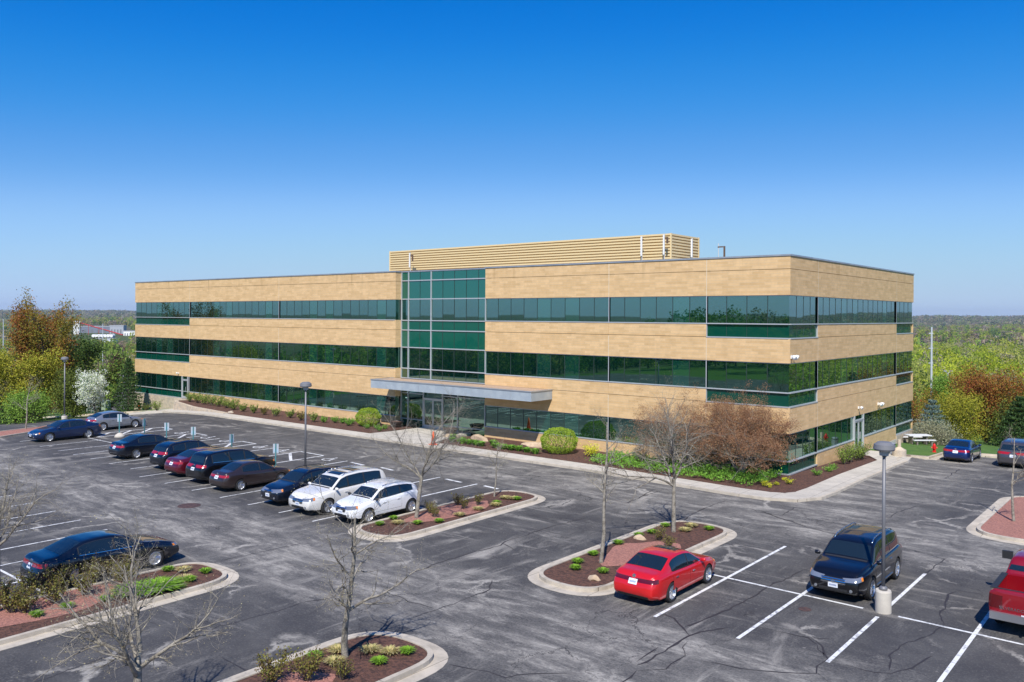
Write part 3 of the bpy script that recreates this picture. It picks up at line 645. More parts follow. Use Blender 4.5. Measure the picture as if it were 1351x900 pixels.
# dark interior core, returns of the left wing at the entrance recess, roof, coping
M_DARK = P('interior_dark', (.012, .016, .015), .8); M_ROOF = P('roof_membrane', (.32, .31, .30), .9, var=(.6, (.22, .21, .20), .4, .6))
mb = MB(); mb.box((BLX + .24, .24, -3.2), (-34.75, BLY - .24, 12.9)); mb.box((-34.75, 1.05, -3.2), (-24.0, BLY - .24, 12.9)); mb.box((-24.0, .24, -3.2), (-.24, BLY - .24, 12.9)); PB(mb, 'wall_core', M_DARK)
mb = MB(); mb.box((BLX + .2, .2, 12.9), (-34.7, BLY - .2, 12.98)); mb.box((-34.7, .95, 12.9), (-24.05, BLY - .2, 12.98)); mb.box((-24.05, .2, 12.9), (-.2, BLY - .2, 12.98)); PB(mb, 'roof', M_ROOF)
RT = Fac((-34.47, 0, 0), (0, 1, 0), (1, 0, 0))              # return facing the entrance
mb = MB()
for z0, z1, g in ((Z3[1], 13.12, 12.34), (Z2[1], Z3[0], 8.16), (Z1[1], Z2[0], 4.03), (-.3, Z1[0], None)):
    if g: RT.box(mb, .225, .70, -.2, 0, z0, g - .014); RT.box(mb, .225, .70, -.2, 0, g + .014, z1); RT.box(mb, .005, .222, -.2, 0, z0, g - .014); RT.box(mb, .005, .222, -.2, 0, g + .014, z1)
    else: RT.box(mb, .225, .70, -.2, 0, z0, z1)
PB(mb, 'brick_band', M_BRICK)
for z in (Z3, Z2, Z1): panes(RT, .1, .70, z[0], z[1], .6, M_VIS, 'window')
mb = MB(); LT = Fac((-24.26, .7, 0), (0, -1, 0), (-1, 0, 0)); LT.box(mb, .0, .48, -.2, 0, 2.45, 13.12); LT.box(mb, 0, .48, -.2, 0, -.3, .76); PB(mb, 'brick_band', M_BRICK)
mb = MB()
for a, b in (((BLX - .05, -.05), (-34.42, .30)), ((-24.31, -.05), (.05, .30)), ((-34.72, .30), (-34.42, .655)), ((-24.31, .30), (-24.01, .655)), ((-34.72, .655), (-24.01, .98)), ((-.25, .30), (.05, BLY + .05)), ((BLX - .05, .30), (BLX + .25, BLY + .05)), ((BLX + .25, BLY - .25), (-.25, BLY + .05))):
    mb.box((a[0], a[1], 13.12), (b[0], b[1], 13.22))
PB(mb, 'roof_coping', M_COPE)
# curtain wall over the entrance
CW = Fac((-34.47, .7, 0), (1, 0, 0), (0, -1, 0)); CL = 10.21
rows = [(13.10, 12.38, M_SPAN2), (12.38, 10.80, M_SPAN2), (10.80, 8.98, M_VIS), (8.98, 8.15, M_SPAN2), (8.15, 6.67, M_SPAN2), (6.67, 4.87, M_VIS), (4.87, 4.02, M_VIS)]
U1 = [0, .9, 3.62, CL]
for zt, zb, m in rows:
    o, n, w_ = panes(CW, .02, .9, zb, zt, .9, m, 'window' if m is M_VIS else 'spandrel_panel', 0)
    mb = MB()
    for a, b in ((.9, 3.62), (3.62, CL)):
        q, n, w_ = panes(CW, a, b, zb, zt, 1.3, m, 'window' if m is M_VIS else 'spandrel_panel', 0)
        d = MB()
        for i in range(1, n): CW.box(d, a + i * w_ - .02, a + i * w_ + .02, -.02, .02, zb, zt)
        PB(d, 'glazing_bar', M_DFRAME, q)
mb = MB()
for z in (12.38, 10.80, 8.98, 8.15, 6.67, 4.87, 4.04): CW.box(mb, 0, CL, -.04, .07, z - .04, z + .04)
for u in (.03, .9, 3.62): CW.box(mb, u - .045, u + .045, -.045, .085, 4.0, 13.1)
PB(mb, 'curtain_wall_frame', M_FRAME)
# entrance glass under the canopy
for a, b in ((.02, .9), (.9, 2.72)):
    panes(CW, a, b, 2.75, 3.35, b - a, M_VIS, 'window', 0); panes(CW, a, b, .55, 2.75, b - a, M_VIS, 'window', 0); panes(CW, a, b, -.05, .55, b - a, M_SPAN, 'window', 0)
for a, b in ((5.1, 6.72), (6.72, CL)):
    panes(CW, a, b, 2.75, 3.35, 1.7, M_VIS, 'window', 0); panes(CW, a, b, .35, 2.75, 1.7, M_VIS, 'window', 0); panes(CW, a, b, -.05, .35, 1.7, M_VIS, 'window', 0)
mb = MB()
for u in (.03, .9, 6.72, CL - .04): CW.box(mb, u - .04, u + .04, -.04, .08, -.05, 3.34)
for a, b in ((0, 2.72), (5.1, CL)):
    CW.box(mb, a, b, -.03, .06, 2.72, 2.79); CW.box(mb, a, b, -.03, .06, .32 if a > 1 else .52, .39 if a > 1 else .59)
PB(mb, 'entrance_frame', M_FRAME)
door_unit(CW, 2.78, 5.02, -.03, 2.40, 3.34, inn=.0)
# canopy
cn = MB(); cn.box((-34.75, -2.5, 3.34), (-17.68, -.02, 4.0)); can = PB(cn, 'entrance_canopy', P('canopy_metal', (.36, .41, .45), .45, .15, var=(1.3, (.42, .47, .50), .45, .6)))
mb = MB(); mb.box((-34.79, -2.54, 4.0), (-17.64, -2.3, 4.07)); mb.box((-34.79, -2.3, 4.0), (-34.55, -.03, 4.07)); mb.box((-17.88, -2.3, 4.0), (-17.64, -.03, 4.07))
for x in [-34.75 + 1.9 * k for k in range(1, 9)]: mb.box((x - .012, -2.508, 3.345), (x + .012, -2.495, 3.99))
PB(mb, 'canopy_trim', M_COPE, can)
mb = MB(); mb.box((-34.54, -2.29, 4.0), (-17.89, -.03, 4.035)); PB(mb, 'canopy_gravel', P('tan_gravel', (.50, .36, .25), .95, var=(9, (.36, .24, .16), .4, .6), bump=(18, .8, .04)), can)
# rooftop plant screen of horizontal ribs
M_SCR = P('screen_tan', (.74, .57, .30), .5); M_SCR2 = P('screen_tan_groove', (.52, .36, .15), .6)
sx1, sx0, sy0, sy1, sz0, sz1 = -13.5, -46.3, 10.0, 14.8, 12.98, 16.03
mb = MB(); mb.box((sx0 + .1, sy0 + .1, sz0), (sx1 - .1, sy1 - .1, sz1 - .1), 1); n = 13; h = (sz1 - sz0) / n
for k in range(n):
    z = sz0 + k * h
    for (a0, a1, b0, b1) in ((sx0, sx1, sy0, sy0 + .12), (sx0, sx1, sy1 - .12, sy1)): mb.box((a0 + .1, b0, z + h * .42), (a1 - .1, b1, z + h), 0)
    mb.box((sx1 - .12, sy0 + .12, z + h * .42), (sx1, sy1 - .12, z + h), 0); mb.box((sx0, sy0 + .12, z + h * .42), (sx0 + .12, sy1 - .12, z + h), 0)
mb.box((sx1 - .1, sy0 - .01, sz0), (sx1 + .02, sy0 + .12, sz1 + .02), 0); mb.box((sx0 - .02, sy0 - .01, sz0), (sx0 + .1, sy0 + .12, sz1 + .02), 0); mb.box((sx1 - .1, sy1 - .12, sz0), (sx1 + .02, sy1 + .01, sz1 + .02), 0)
PB(mb, 'rooftop_screen', [M_SCR, M_SCR2])
# antennas on the roof
M_WHITE = P('white_plastic', (.78, .78, .76), .45); M_BROWN = P('bracket_brown', (.13, .08, .05), .6)
def antenna(x, y, h, lab, panel=True, arm=0):
    t = T('rooftop_antenna', (x, y, 12.98), 0, lab, 'antenna', 'antennas around the rooftop screen')
    MB().tube((0, 0, 0), (0, 0, h), .035, .035, 8).box((-.2, -.2, 0), (.2, .2, .05)).build('post', P('galv', (.62, .62, .6), .5, .3), t)
    if panel: m_ = MB().box((-.06, -.14, h * .45), (.06, -.06, h - .05)); m_.build('panel', M_WHITE, t)
    b = MB(); b.box((-.05, -.05, h - .35), (.05 + .4 * arm, .05, h - .25)); b.box((.02 + .5 * arm, -.06, h - 1.3 * abs(arm) - .3), (.14 + .5 * arm, .06, h - .25)); b.build('bracket', M_BROWN, t)
# solved on the roof plane just in front of the screen
def onroof(px, Y):
    d = FW + RV * ((px - CX) / FOC); t = (Y - CAM.y) / d.y; return CAM.x + d.x * t
antenna(onroof(541, 9.0), 9.0, 2.7, 'white rooftop antenna post at the left end of the tan screen', arm=.45)
antenna(onroof(846.5, 9.3), 9.3, 2.9, 'white rooftop antenna post left of the screen corner, farther from the corner')
antenna(onroof(876, 9.3), 9.3, 2.95, 'white rooftop antenna post nearest the corner of the tan screen', arm=.35)
antenna(-12.9, 12.4, 2.8, 'white rooftop antenna post before the short end of the tan screen')
antenna(-12.3, 15.9, 2.6, 'slim rooftop antenna post with a brown bracket standing clear to the right of the screen', panel=False, arm=.9)
def dish(x, y, lab, s=1):
    t = T('rooftop_dish', (x, y, 12.98), 0, lab, 'satellite dish')
    MB().tube((0, 0, 0), (0, 0, .5 * s), .04, .04).build('post', M_BROWN, t); MB().lathe([(.001, 0), (.2 * s, .04), (.35 * s, .12), (.36 * s, .12), (.2 * s, .02), (.001, -.02)], 20, (0, 0, .55 * s)).build('dish', M_WHITE, t, smooth=True)
dish(onroof(853, 9.0), 9.0, 'small white dish on the roof below the two antenna posts'); dish(-12.6, 10.9, 'wide low white dish at the screen corner', 1.4)
# wall lights / cameras
def flood(fac, u, z, lab, n=2, s=1):
    c = fac.p(u, 0, z); t = T('wall_floodlight', c, math.atan2(fac.N.y, fac.N.x), lab, 'floodlight', 'white floodlights on the brick')
    MB().box((0, -.08 * s, -.1 * s), (.08, .08 * s, .1 * s)).build('bracket', M_WHITE, t)
    for k in range(n):
        o = (k - (n - 1) / 2) * .34 * s; MB().lathe([(.04 * s, 0), (.12 * s, .06), (.15 * s, .22 * s), (.14 * s, .25 * s), (.02, .25 * s)], 14, (0, 0, 0)).build('lamp_head', M_WHITE, t, smooth=True)
        h = bpy.context.scene.collection.objects[-1]; h.location = (.14, o, .05); h.rotation_euler = (0, math.radians(115), .5 * (k - .5))
flood(SD, .18, 7.05, 'white twin floodlight at the near corner of the building above the second floor windows'); flood(SD, 17.6, 2.9, 'white twin floodlight on the right wall between the side door and the far end')
flood(SD, 12.9, 3.0, 'single white lamp above the side door', 1, .8); flood(FL, 10.2, 2.75, 'small lamp above the left end door', 1, .7)
mb = MB()

# ------------------------------------------------------------------ site furniture
M_POLE = P('pole_grey', (.19, .19, .20), .5, .3); M_HEAD = P('lamp_head_grey', (.17, .17, .18), .5)
def lamp(loc, h, base_h, label):
    t = T('street_lamp', loc, 0, label, 'street lamp', 'round headed parking lot lamps')
    if base_h: MB().lathe([(.25, -.1), (.25, base_h - .05), (.23, base_h), (0.001, base_h)], 28).build('concrete_base', M_CONC, t, smooth=False)
    MB().tube((0, 0, base_h), (0, 0, h), .062, .05, 12).lathe([(.13, base_h), (.13, base_h + .08), (.07, base_h + .13)], 16).build('pole', M_POLE, t, smooth=True)
    hd = MB().lathe([(.001, h + .33), (.20, h + .32), (.31, h + .24), (.335, h + .10), (.31, h + .05), (.001, h + .05)], 28).build('lamp_head', M_HEAD, t, smooth=False)
    b = MB()
    for k in range(3):
        a = k * 2.1; b.tube((0, 0, h - .25), (.2 * math.cos(a), .2 * math.sin(a), h + .05), .014, .018, 5)
    b.lathe([(.001, h - .12), (.14, h - .12), (.16, h + .06), (.001, h + .06)], 16); b.build('lens_and_struts', P('lamp_lens', (.45, .45, .42), .3), hd)
p = Vector((11.10, -20.55, H(0, 0))); lamp(p, zat(596, 1163, p) - p.z, .72, 'lamp post on a round concrete base between the black SUV and the pickup')
p = Vector((-19.9, -19.9, H(0, 0))); d = FW + RV * ((404 - CX) / FOC); t_ = (-19.9 - CAM.y) / d.y; p.x = CAM.x + d.x * t_
lamp(p, zat(511.5, 404, p) - p.z, .7, 'lamp post standing in the handicap row behind the brown sedan and dark crossover')
p = G(85, 556.5); lamp(p, zat(475.5, 85, p) - p.z, .55, 'lamp post at the far left near the white blossom tree')
def psign(px, py, lab, rot=0):
    p = G(px, py); t = T('parking_sign', p, YAW + rot, lab, 'parking sign', 'handicap parking signs along the row')
    top = 1.78; MB().box((-.035, -.02, 0), (.035, .02, top), 0).build('post', M_TEAL, t)
    pl = MB().box((-.17, .021, top - .58), (.17, .028, top), 0).build('sign_plate', P('sign_white', (.40, .45, .50), .5), t)
    MB().box((-.12, .012, top - .5), (-.045, .0205, top - .3)).box((.045, .012, top - .5), (.12, .0205, top - .3)).build('sign_symbol', P('sign_blue', (.35, .50, .62), .5), pl)
psign(157.4, 577, 'parking sign at the tail of the blue sedan, farthest left of the row'); psign(190.5, 584, 'thin parking sign beside the nose of the silver hatchback', 1.2)
psign(219.6, 590.7, 'parking sign above the black sedan in the row'); psign(254.8, 597.4, 'parking sign above the dark compact SUV and maroon sedan'); psign(305.6, 609, 'narrow parking sign above the black SUV', .9); psign(363.6, 624.6, 'parking sign between the brown sedan and the lamp post')
p = G(158, 577); tag(MB().lathe([(.42, 0), (.34, .18), (.12, .34), (.001, .36)], 14, tuple(p)).build('concrete_footing', M_CONC, smooth=True), 'pale concrete cone at the foot of the leftmost parking sign', 'concrete footing')
def hydrant(p, lab, s=1.0):
    t = T('fire_hydrant', p, .3, lab, 'fire hydrant', 'red fire hydrants'); r = P('hydrant_red', (.62, .015, .012), .4)
    b = MB().lathe([(.20, 0), (.20, .05), (.13, .06), (.13, .5), (.16, .52), (.16, .56), (.14, .57), (.12, .68), (.06, .76), (.001, .78)], 18).build('barrel', r, t, smooth=False); b.scale = (s, s, s)
    n = MB().tube((-.22, 0, .42), (.22, 0, .42), .055, .055, 10).tube((0, -.24, .4), (0, 0, .4), .075, .075, 10).tube((-.25, 0, .42), (-.21, 0, .42), .07, .07, 8).tube((.21, 0, .42), (.25, 0, .42), .07, .07, 8).build('nozzle', r, t); n.scale = (s, s, s)
    c = MB().tube((0, 0, .76), (0, 0, .84), .035, .03, 5).build('cap_nut', r, t); c.scale = (s, s, s)
hydrant(G(184, 541.5, .1), 'red fire hydrant by the stone base at the left end of the building', 1.0); hydrant(G(1232.6, 597, .1), 'red fire hydrant on the lawn left of the blue sedan', .82)
def picnic(p, rz, lab):
    t = T('picnic_table', p, rz, lab, 'picnic table'); c = P('pale_concrete', (.66, .66, .66), .7)
    MB().box((-.95, -.42, .70), (.95, .42, .77)).build('tabletop', c, t)
    for s in (-1, 1): MB().box((-.9, s * .95 - .15, .42), (.9, s * .95 + .15, .48)).build('bench', c, t)
    for s in (-.6, .6):
        b = MB().box((s - .05, -.3, 0), (s + .05, .3, .70)).box((s - .04, -1.0, .34), (s + .04, 1.0, .42))
        for y in (-.95, .95): b.box((s - .05, y - .09, 0), (s + .05, y + .09, .34))
        b.build('leg_frame', P('table_leg', (.20, .17, .15), .8), t)
picnic(G(1211, 586, .12), .75, 'white topped picnic table on the lawn at the right end of the building')
def cone(p):
    t = T('traffic_cone', p, 0, 'orange traffic cone on the kerb before the entrance doors', 'traffic cone'); o = P('cone_orange', (.85, .11, .01), .5)
    MB().lathe([(.17, .04), (.04, .95), (.001, .95)], 18).build('cone', o, t, smooth=True); MB().box((-.24, -.24, 0), (.24, .24, .04)).build('base', o, t)
cone(G(571.6, 586.5, .13))
def bowl(p, lab, r=.62):
    t = T('planter_bowl', p, 0, lab, 'planter'); m = P('dark_bronze', (.05, .04, .035), .5)
    MB().lathe([(.30, 0), (.33, .05), (r * .92, .34), (r, .46), (r * 1.02, .50), (r * .95, .50), (r * .9, .42), (.001, .42)], 28).build('bowl', m, t, smooth=False); MB().lathe([(r * .9, .43), (r * .5, .47), (.001, .48)], 20).build('soil', M_MULCH, t, smooth=True)
bowl(Vector((-27.1, -.9, -.02)), 'dark round planter bowl right of the entrance doors'); bowl(Vector((-33.5, -.75, -.02)), 'dark round planter bowl left of the entrance doors')
def rock(p, sx, sy, sz, lab, m, seed, group=None, name='boulder', cat='boulder', flat_=True):
    bm = bmesh.new(); bmesh.ops.create_icosphere(bm, subdivisions=3, radius=1); q = random.Random(seed); ax = [(Vector((q.gauss(0, 1), q.gauss(0, 1), q.gauss(0, 1))).normalized(), q.uniform(.62, .9)) for _ in range(14)]
    for v in bm.verts:
        c = v.co.copy()
        for n_, d_ in ax:
            k = c.dot(n_)
            if k > d_: c -= n_ * (k - d_)
        v.co = Vector((c.x * sx, c.y * sy, max(-.15, c.z) * sz))
    me = bpy.data.meshes.new(name); bm.to_mesh(me); bm.free(); me.materials.append(m); o = bpy.data.objects.new(name, me); COL.objects.link(o); o.location = p; o.rotation_euler.z = q.uniform(-.3, .3)
    return tag(o, lab, cat, group)
M_BOUL = P('tan_boulder', (.56, .42, .28), .85, var=(3, (.42, .31, .21), .4, .6), bump=(6, .5, .05))
bz = lambda x, y, o=.12: Vector((x, y, H(x, y) + o))
rock(bz(-23.4, -1.5), 1.15, .45, .42, 'long tan boulder in the bed just right of the entrance', M_BOUL, 1); rock(bz(-18.2, -1.3), 1.3, .4, .34, 'long flat tan boulder left of the big round shrub', M_BOUL, 2); rock(bz(-26.0, -1.9), .8, .35, .3, 'small low tan boulder by the dark planter bowl', M_BOUL, 3)
rock(bz(-52.9, -4.2, .0), .5, .3, .4, 'small pale boulder at the low end of the retaining wall', M_STONE, 5)
def urn(p, lab, m, h=.9, r=.26, top=True):
    t = T('ash_urn', p, 0, lab, 'ash urn'); MB().lathe([(r * 1.35, 0), (r * 1.35, h * .38), (r * .9, h * .45), (r * .35, h * .55), (r * .33, h), (.001, h)], 20).build('body', m, t)
urn(bz(2.6, 13.6), 'tan urn shaped ash stand on the side walk near the picnic table', M_STONE, 1.15, .34)
def bin_(p, lab, m, r=.26, h=.8):
    t = T('trash_bin', p, 0, lab, 'trash bin'); MB().lathe([(r * .85, 0), (r, .05), (r, h - .1), (r * .8, h), (.001, h + .03)], 20).build('body', m, t); MB().lathe([(r * 1.03, h - .14), (r * 1.03, h - .08)], 20).build('rim', M_DFRAME, t)
M_BIN = P('bin_grey', (.22, .24, .27), .5)
bin_(bz(1.9, 14.3), 'grey cylindrical trash bin beside the tan ash urn', M_BIN); bin_(Vector((*G(215.5, 537.8)[:2], G(215.5, 537.8).z + .12)), 'grey blue trash bin by the left door path', M_BIN)
p = G(209, 539); p.z += .12; tag(MB().lathe([(.33, 0), (.33, .55), (.28, .62), (.001, .62)], 16, tuple(p)).build('concrete_planter', M_STONE), 'squat tan concrete planter at the left end of the building', 'planter')
p = G(130, 543.5, .1); t = T('transformer_box', p, .7, 'pale green utility transformer cabinet behind the white blossom tree', 'transformer'); gm = P('cabinet_green', (.28, .36, .27), .6)
MB().box((-1.3, -.8, 0), (1.3, .8, 1.45)).build('cabinet', gm, t); MB().box((-1.34, -.84, 1.45), (1.34, .84, 1.55)).build('lid', gm, t); MB().box((-.01, -.83, .1), (.01, -.8, 1.4)).build('door_seam', M_DARK, t)
# ------------------------------------------------------------------ cars
M_TYRE = P('tyre_rubber', (.018, .018, .019), .85); M_RIM = P('alloy', (.62, .63, .65), .3, .85); M_PLAS = P('black_plastic', (.022, .022, .024), .6)
M_CGL = P('car_glass', (.010, .018, .024), .03, 0, .9, 0); M_CHR = P('chrome', (.75, .76, .78), .12, 1); M_RED2 = P('tail_smoked', (.10, .003, .005), .15, 0, .6, .8); M_RED = P('tail_red', (.32, .008, .012), .2, 0, .6, .8)
M_HL = P('headlamp', (.30, .32, .35), .12, .5, .8, 1); M_AMB = P('amber', (.75, .22, .02), .3); M_PLATE = P('licence_plate', (.70, .73, .78), .5); M_PLT = P('plate_marks', (.12, .18, .35), .6)
M_WELL = P('wheel_well', (.012, .012, .013), .9); M_SEAM = P('door_gap', (.01, .01, .011), .8)
def paint(name, c, metal=.35, rough=.28): return P('paint_' + name, c, rough, metal, .5, 1)
def interp(tab, s):
    if s <= tab[0][0]: return tab[0][1]
    for a, b in zip(tab, tab[1:]):
        if s <= b[0]: return a[1] + (b[1] - a[1]) * (s - a[0]) / (b[0] - a[0])
    return tab[-1][1]
def smooth(tab, s, r): return sum(interp(tab, s + r * k) * wgt for k, wgt in ((-1, .12), (-.5, .22), (0, .32), (.5, .22), (1, .12)))
SEDAN = dict(T=[(0, .70), (.03, .76), (.12, .87), (.25, .97), (.285, 1.0), (.42, 1.36), (.50, 1.43), (.60, 1.45), (.70, 1.41), (.86, 1.10), (.90, 1.08), (.97, 1.05), (1, .97)], B=[(0, .66), (.25, .90), (.5, .92), (.8, .98), (1, .96)],
    ws=(.285, .42), rw=(.715, .855), side=[(.315, .49), (.505, .74)], hood=.27, suv=False, clad=0)
SUV = dict(T=[(0, .86), (.025, .98), (.12, 1.08), (.22, 1.13), (.25, 1.16), (.37, 1.60), (.45, 1.70), (.60, 1.74), (.80, 1.71), (.90, 1.64), (.935, 1.50), (.975, 1.12), (1, 1.02)], B=[(0, .85), (.25, 1.06), (.5, 1.09), (.85, 1.15), (1, 1.0)],
    ws=(.25, .37), rw=(.91, .972), side=[(.275, .44), (.455, .64), (.655, .86)], hood=.235, suv=True, clad=.34)
CROSS = dict(T=[(0, .78), (.025, .88), (.12, .99), (.23, 1.06), (.26, 1.09), (.39, 1.47), (.48, 1.56), (.60, 1.58), (.78, 1.54), (.90, 1.42), (.94, 1.28), (.98, 1.04), (1, .95)], B=[(0, .77), (.25, .98), (.5, 1.01), (.85, 1.10), (1, .95)],
    ws=(.26, .39), rw=(.905, .972), side=[(.285, .455), (.47, .655), (.67, .84)], hood=.245, suv=True, clad=.33)
HATCH = dict(SEDAN, T=[(0, .70), (.03, .76), (.12, .87), (.24, .96), (.275, .99), (.41, 1.36), (.50, 1.44), (.62, 1.45), (.78, 1.38), (.90, 1.16), (.95, 1.06), (1, .92)], ws=(.275, .41), rw=(.80, .93), side=[(.31, .47), (.485, .68), (.692, .80)], hood=.26)
TRUCK = dict(T=[(0, 1.05), (.02, 1.18), (.12, 1.26), (.22, 1.31), (.25, 1.34), (.335, 1.74), (.40, 1.86), (.50, 1.90), (.60, 1.87), (.633, 1.80), (.655, 1.38), (.67, 1.36), (1, 1.36)], B=[(0, 1.02), (.25, 1.24), (.63, 1.27), (.66, 1.30), (1, 1.30)],
    ws=(.25, .335), rw=(.633, .655), side=[(.275, .42), (.435, .60)], hood=.235, suv=True, clad=0)
def make_car(kind, L, Wd, Ht, WB, front_oh, wr, pm, name, label, cat, loc, rz, clad=False, rails=None, roofglass=None, rimm=None, spokes=5, chrome=False, grille='dark', trim=None, group='cars parked in the lot', truck=False, hl=None, plate_front=True, emblem=True):
    sc = Ht / max(t[1] for t in kind['T']); Tt = [(a * L, b * sc) for a, b in kind['T']]; Bt = [(a * L, b * sc) for a, b in kind['B']]
    sr = .018 * L; hw = Wd / 2; zb = .20 if not kind['suv'] else .25
    if truck: zb = .42
    def Tz(s): return smooth(Tt, s, sr)
    def Bz(s): return min(smooth(Bt, s, sr), Tz(s) - .05)
    def wid(s):
        f = 1 - .19 * max(0, 1 - s / (.22 * L)) ** 2.2 - .05 * max(0, 1 - (L - s) / (.25 * L)) ** 1.6 - .12 * max(0, 1 - (L - s) / (.10 * L)) ** 2.2
        return hw * f if not truck else hw * (1 - .10 * max(0, 1 - s / (.15 * L)) ** 2)
    tum = .36 if not kind['suv'] else .26
    def sec(s):
        w_ = wid(s); t = Tz(s); b = Bz(s); wg = .90 * w_; wrf = wg - (t - b) * tum; dr = min(.085, .45 * (t - b))
        lo = zb + (.05 if s < .3 or s > L - .3 else 0); sh = b
        pts = [(0, lo), (.55 * w_, lo), (.88 * w_, lo), (.955 * w_, lo + .05), (.975 * w_, lo + .13), (.985 * w_, lo + .25 * (sh - lo)), (1.0 * w_, lo + .5 * (sh - lo)), (.997 * w_, lo + .70 * (sh - lo)), (.985 * w_, sh - .09), (.965 * w_, sh - .035), (.94 * w_, sh - .008), (wg, sh + .004)]
        for k in (.2, .4, .6, .8, .95): z = sh + (t - dr - sh) * k; pts.append((wg + (wrf - wg) * (k ** 1.25), z))
        pts += [(wrf - .02, t - dr * .62), (wrf - .06, t - dr * .36), (wrf - .14, t - dr * .18), (.55 * wrf, t - dr * .04), (.27 * wrf, t), (0, t)]
        return pts
    st = [0, .03, .07, .12, .2, .3, .42]; x = .55
    while x < L - .5: st.append(x); x += .105
    st += [L - .42, L - .3, L - .2, L - .12, L - .07, L - .03, L]
    ks = .78 if kind['suv'] else .62
    def ends(s, z_):                                       # bumpers stand out, lid and nose lean back, valance tucks under
        if truck: return 0
        o = 0
        if s > L - .45: f = min(1, (s - L + .45) / .45) ** 1.4; o += f * ((.13 if not kind['suv'] else .10) * sm((z_ - ks) / .28) + .10 * sm((.42 - z_) / .2))
        if s < .45: f = min(1, (.45 - s) / .45) ** 1.4; o -= f * (.10 * sm((z_ - ks + .12) / .25) + .09 * sm((.40 - z_) / .18))
        return o
    secs = []
    for k, (a, dx) in enumerate(((.0, -.085), (.35, -.083), (.7, -.075), (.9, -.05), (.97, -.022))):
        p = sec(0); zc = (p[0][1] + p[-1][1]) / 2; secs.append((dx, [(x_ * a, zc + (z_ - zc) * a) for x_, z_ in p]))
    for s in st: secs.append((s, sec(s)))
    for a, dx in ((.97, .022), (.9, .045), (.7, .06), (.35, .066), (.0, .068)):
        p = sec(L); zc = (p[0][1] + p[-1][1]) / 2; secs.append((L + dx, [(x_ * a, zc + (z_ - zc) * a) for x_, z_ in p]))
    n = len(secs[0][1]); ring = 2 * n - 2; V = []; F = []; MI = []
    Y = lambda s: L / 2 - s
    for s, p in secs:
        full = [(x_, z_) for x_, z_ in p] + [(-x_, z_) for x_, z_ in p[-2:0:-1]]
        V += [(x_, Y(s) + ends(s, z_), z_) for x_, z_ in full]
    cz = kind['clad'] if clad else 0
    for k in range(len(secs) - 1):
        for i in range(ring):
            a, b = k * ring + i, k * ring + (i + 1) % ring; F.append((a, b, b + ring, a + ring))
            zc = (V[a][2] + V[b][2] + V[a + ring][2]) / 3; MI.append(1 if zc < max(cz, zb + .04) else 0)
    bm = bmesh.new(); vv = [bm.verts.new(v) for v in V]
    for f, mi in zip(F, MI):
        try: q = bm.faces.new([vv[i] for i in f]); q.material_index = mi; q.smooth = True
        except ValueError: pass
    bmesh.ops.remove_doubles(bm, verts=bm.verts[:], dist=.0005); bmesh.ops.recalc_face_normals(bm, faces=bm.faces[:])
    me = bpy.data.meshes.new('body'); bm.to_mesh(me); bvh = BVHTree.FromBMesh(bm); bm.free()
    for m in (pm, M_PLAS, M_WELL): me.materials.append(m)
    body = bpy.data.objects.new('body', me); COL.objects.link(body)
    # wheel openings cut into the body
    ya = Y(front_oh); yb = Y(front_oh + WB); cut = MB()
    for yy in (ya, yb):
        for s in (-1, 1):
            k = len(cut.v); N = 28; v = []
            for xx in (hw * s * 1.2, (hw - .34) * s):
                for i in range(N): t = 2 * PI * i / N; v.append((xx, yy + (wr + .055) * math.cos(t), wr + (wr + .055) * math.sin(t)))
            cut.add(v, [(i, (i + 1) % N, N + (i + 1) % N, N + i) for i in range(N)] + [tuple(range(N - 1, -1, -1)), tuple(range(N, 2 * N))], 2)
    if truck: cut.box((-hw * .80, Y(L - .09), .62), (hw * .80, Y(.69 * L), 2.2), 0)
    co = cut.build('cut', [pm, M_PLAS, M_WELL]); cb = bmesh.new(); cb.from_mesh(co.data); bmesh.ops.recalc_face_normals(cb, faces=cb.faces[:]); cb.to_mesh(co.data); cb.free()
    md = body.modifiers.new('b', 'BOOLEAN'); md.operation = 'DIFFERENCE'; md.object = co; md.solver = 'EXACT'
    dg = bpy.context.evaluated_depsgraph_get(); nm = bpy.data.meshes.new_from_object(body.evaluated_get(dg), depsgraph=dg); body.modifiers.clear()
    body.data = nm; bpy.data.objects.remove(co); body.name = 'body'
    t = T(name, loc, rz, label, cat, group); body.parent = t
    try: nm.set_sharp_from_angle(angle=math.radians(38))
    except Exception: pass
    def patch(rows, d, off, nm_, m, parent=t, **k):
        """rows: list of point rows (same length); each cast along d onto the body"""
        v = []; d = Vector(d).normalized(); R = len(rows); C = len(rows[0]); ok = []
        for r in rows:
            for p in r:
                p = Vector(p); hit = bvh.ray_cast(p, d)
                if hit[0] is None: hit = bvh.find_nearest(p)
                no = hit[1]
                if no.dot(d) > 0: no = -no
                v.append((hit[0] + no * off, hit[0] - no * .004))
        vv = [a for a, b in v]; f = [(r * C + c, r * C + c + 1, (r + 1) * C + c + 1, (r + 1) * C + c) for r in range(R - 1) for c in range(C - 1)]
        mb = MB().add(vv, f)
        per = [c for c in range(C)] + [r * C + C - 1 for r in range(1, R)] + [(R - 1) * C + c for c in range(C - 2, -1, -1)] + [r * C for r in range(R - 2, 0, -1)]
        sk = [v[i][0] for i in per] + [v[i][1] for i in per]; N = len(per); mb.add(sk, [(i, (i + 1) % N, N + (i + 1) % N, N + i) for i in range(N)])
        b_ = bmesh.new(); o = mb.build(nm_, m, parent, **k); b_.from_mesh(o.data); bmesh.ops.remove_doubles(b_, verts=b_.verts[:], dist=.0004); bmesh.ops.recalc_face_normals(b_, faces=b_.faces[:])
        for q in b_.faces: q.smooth = True
        b_.to_mesh(o.data); b_.free()
        try: o.data.set_sharp_from_angle(angle=math.radians(40))
        except Exception: pass
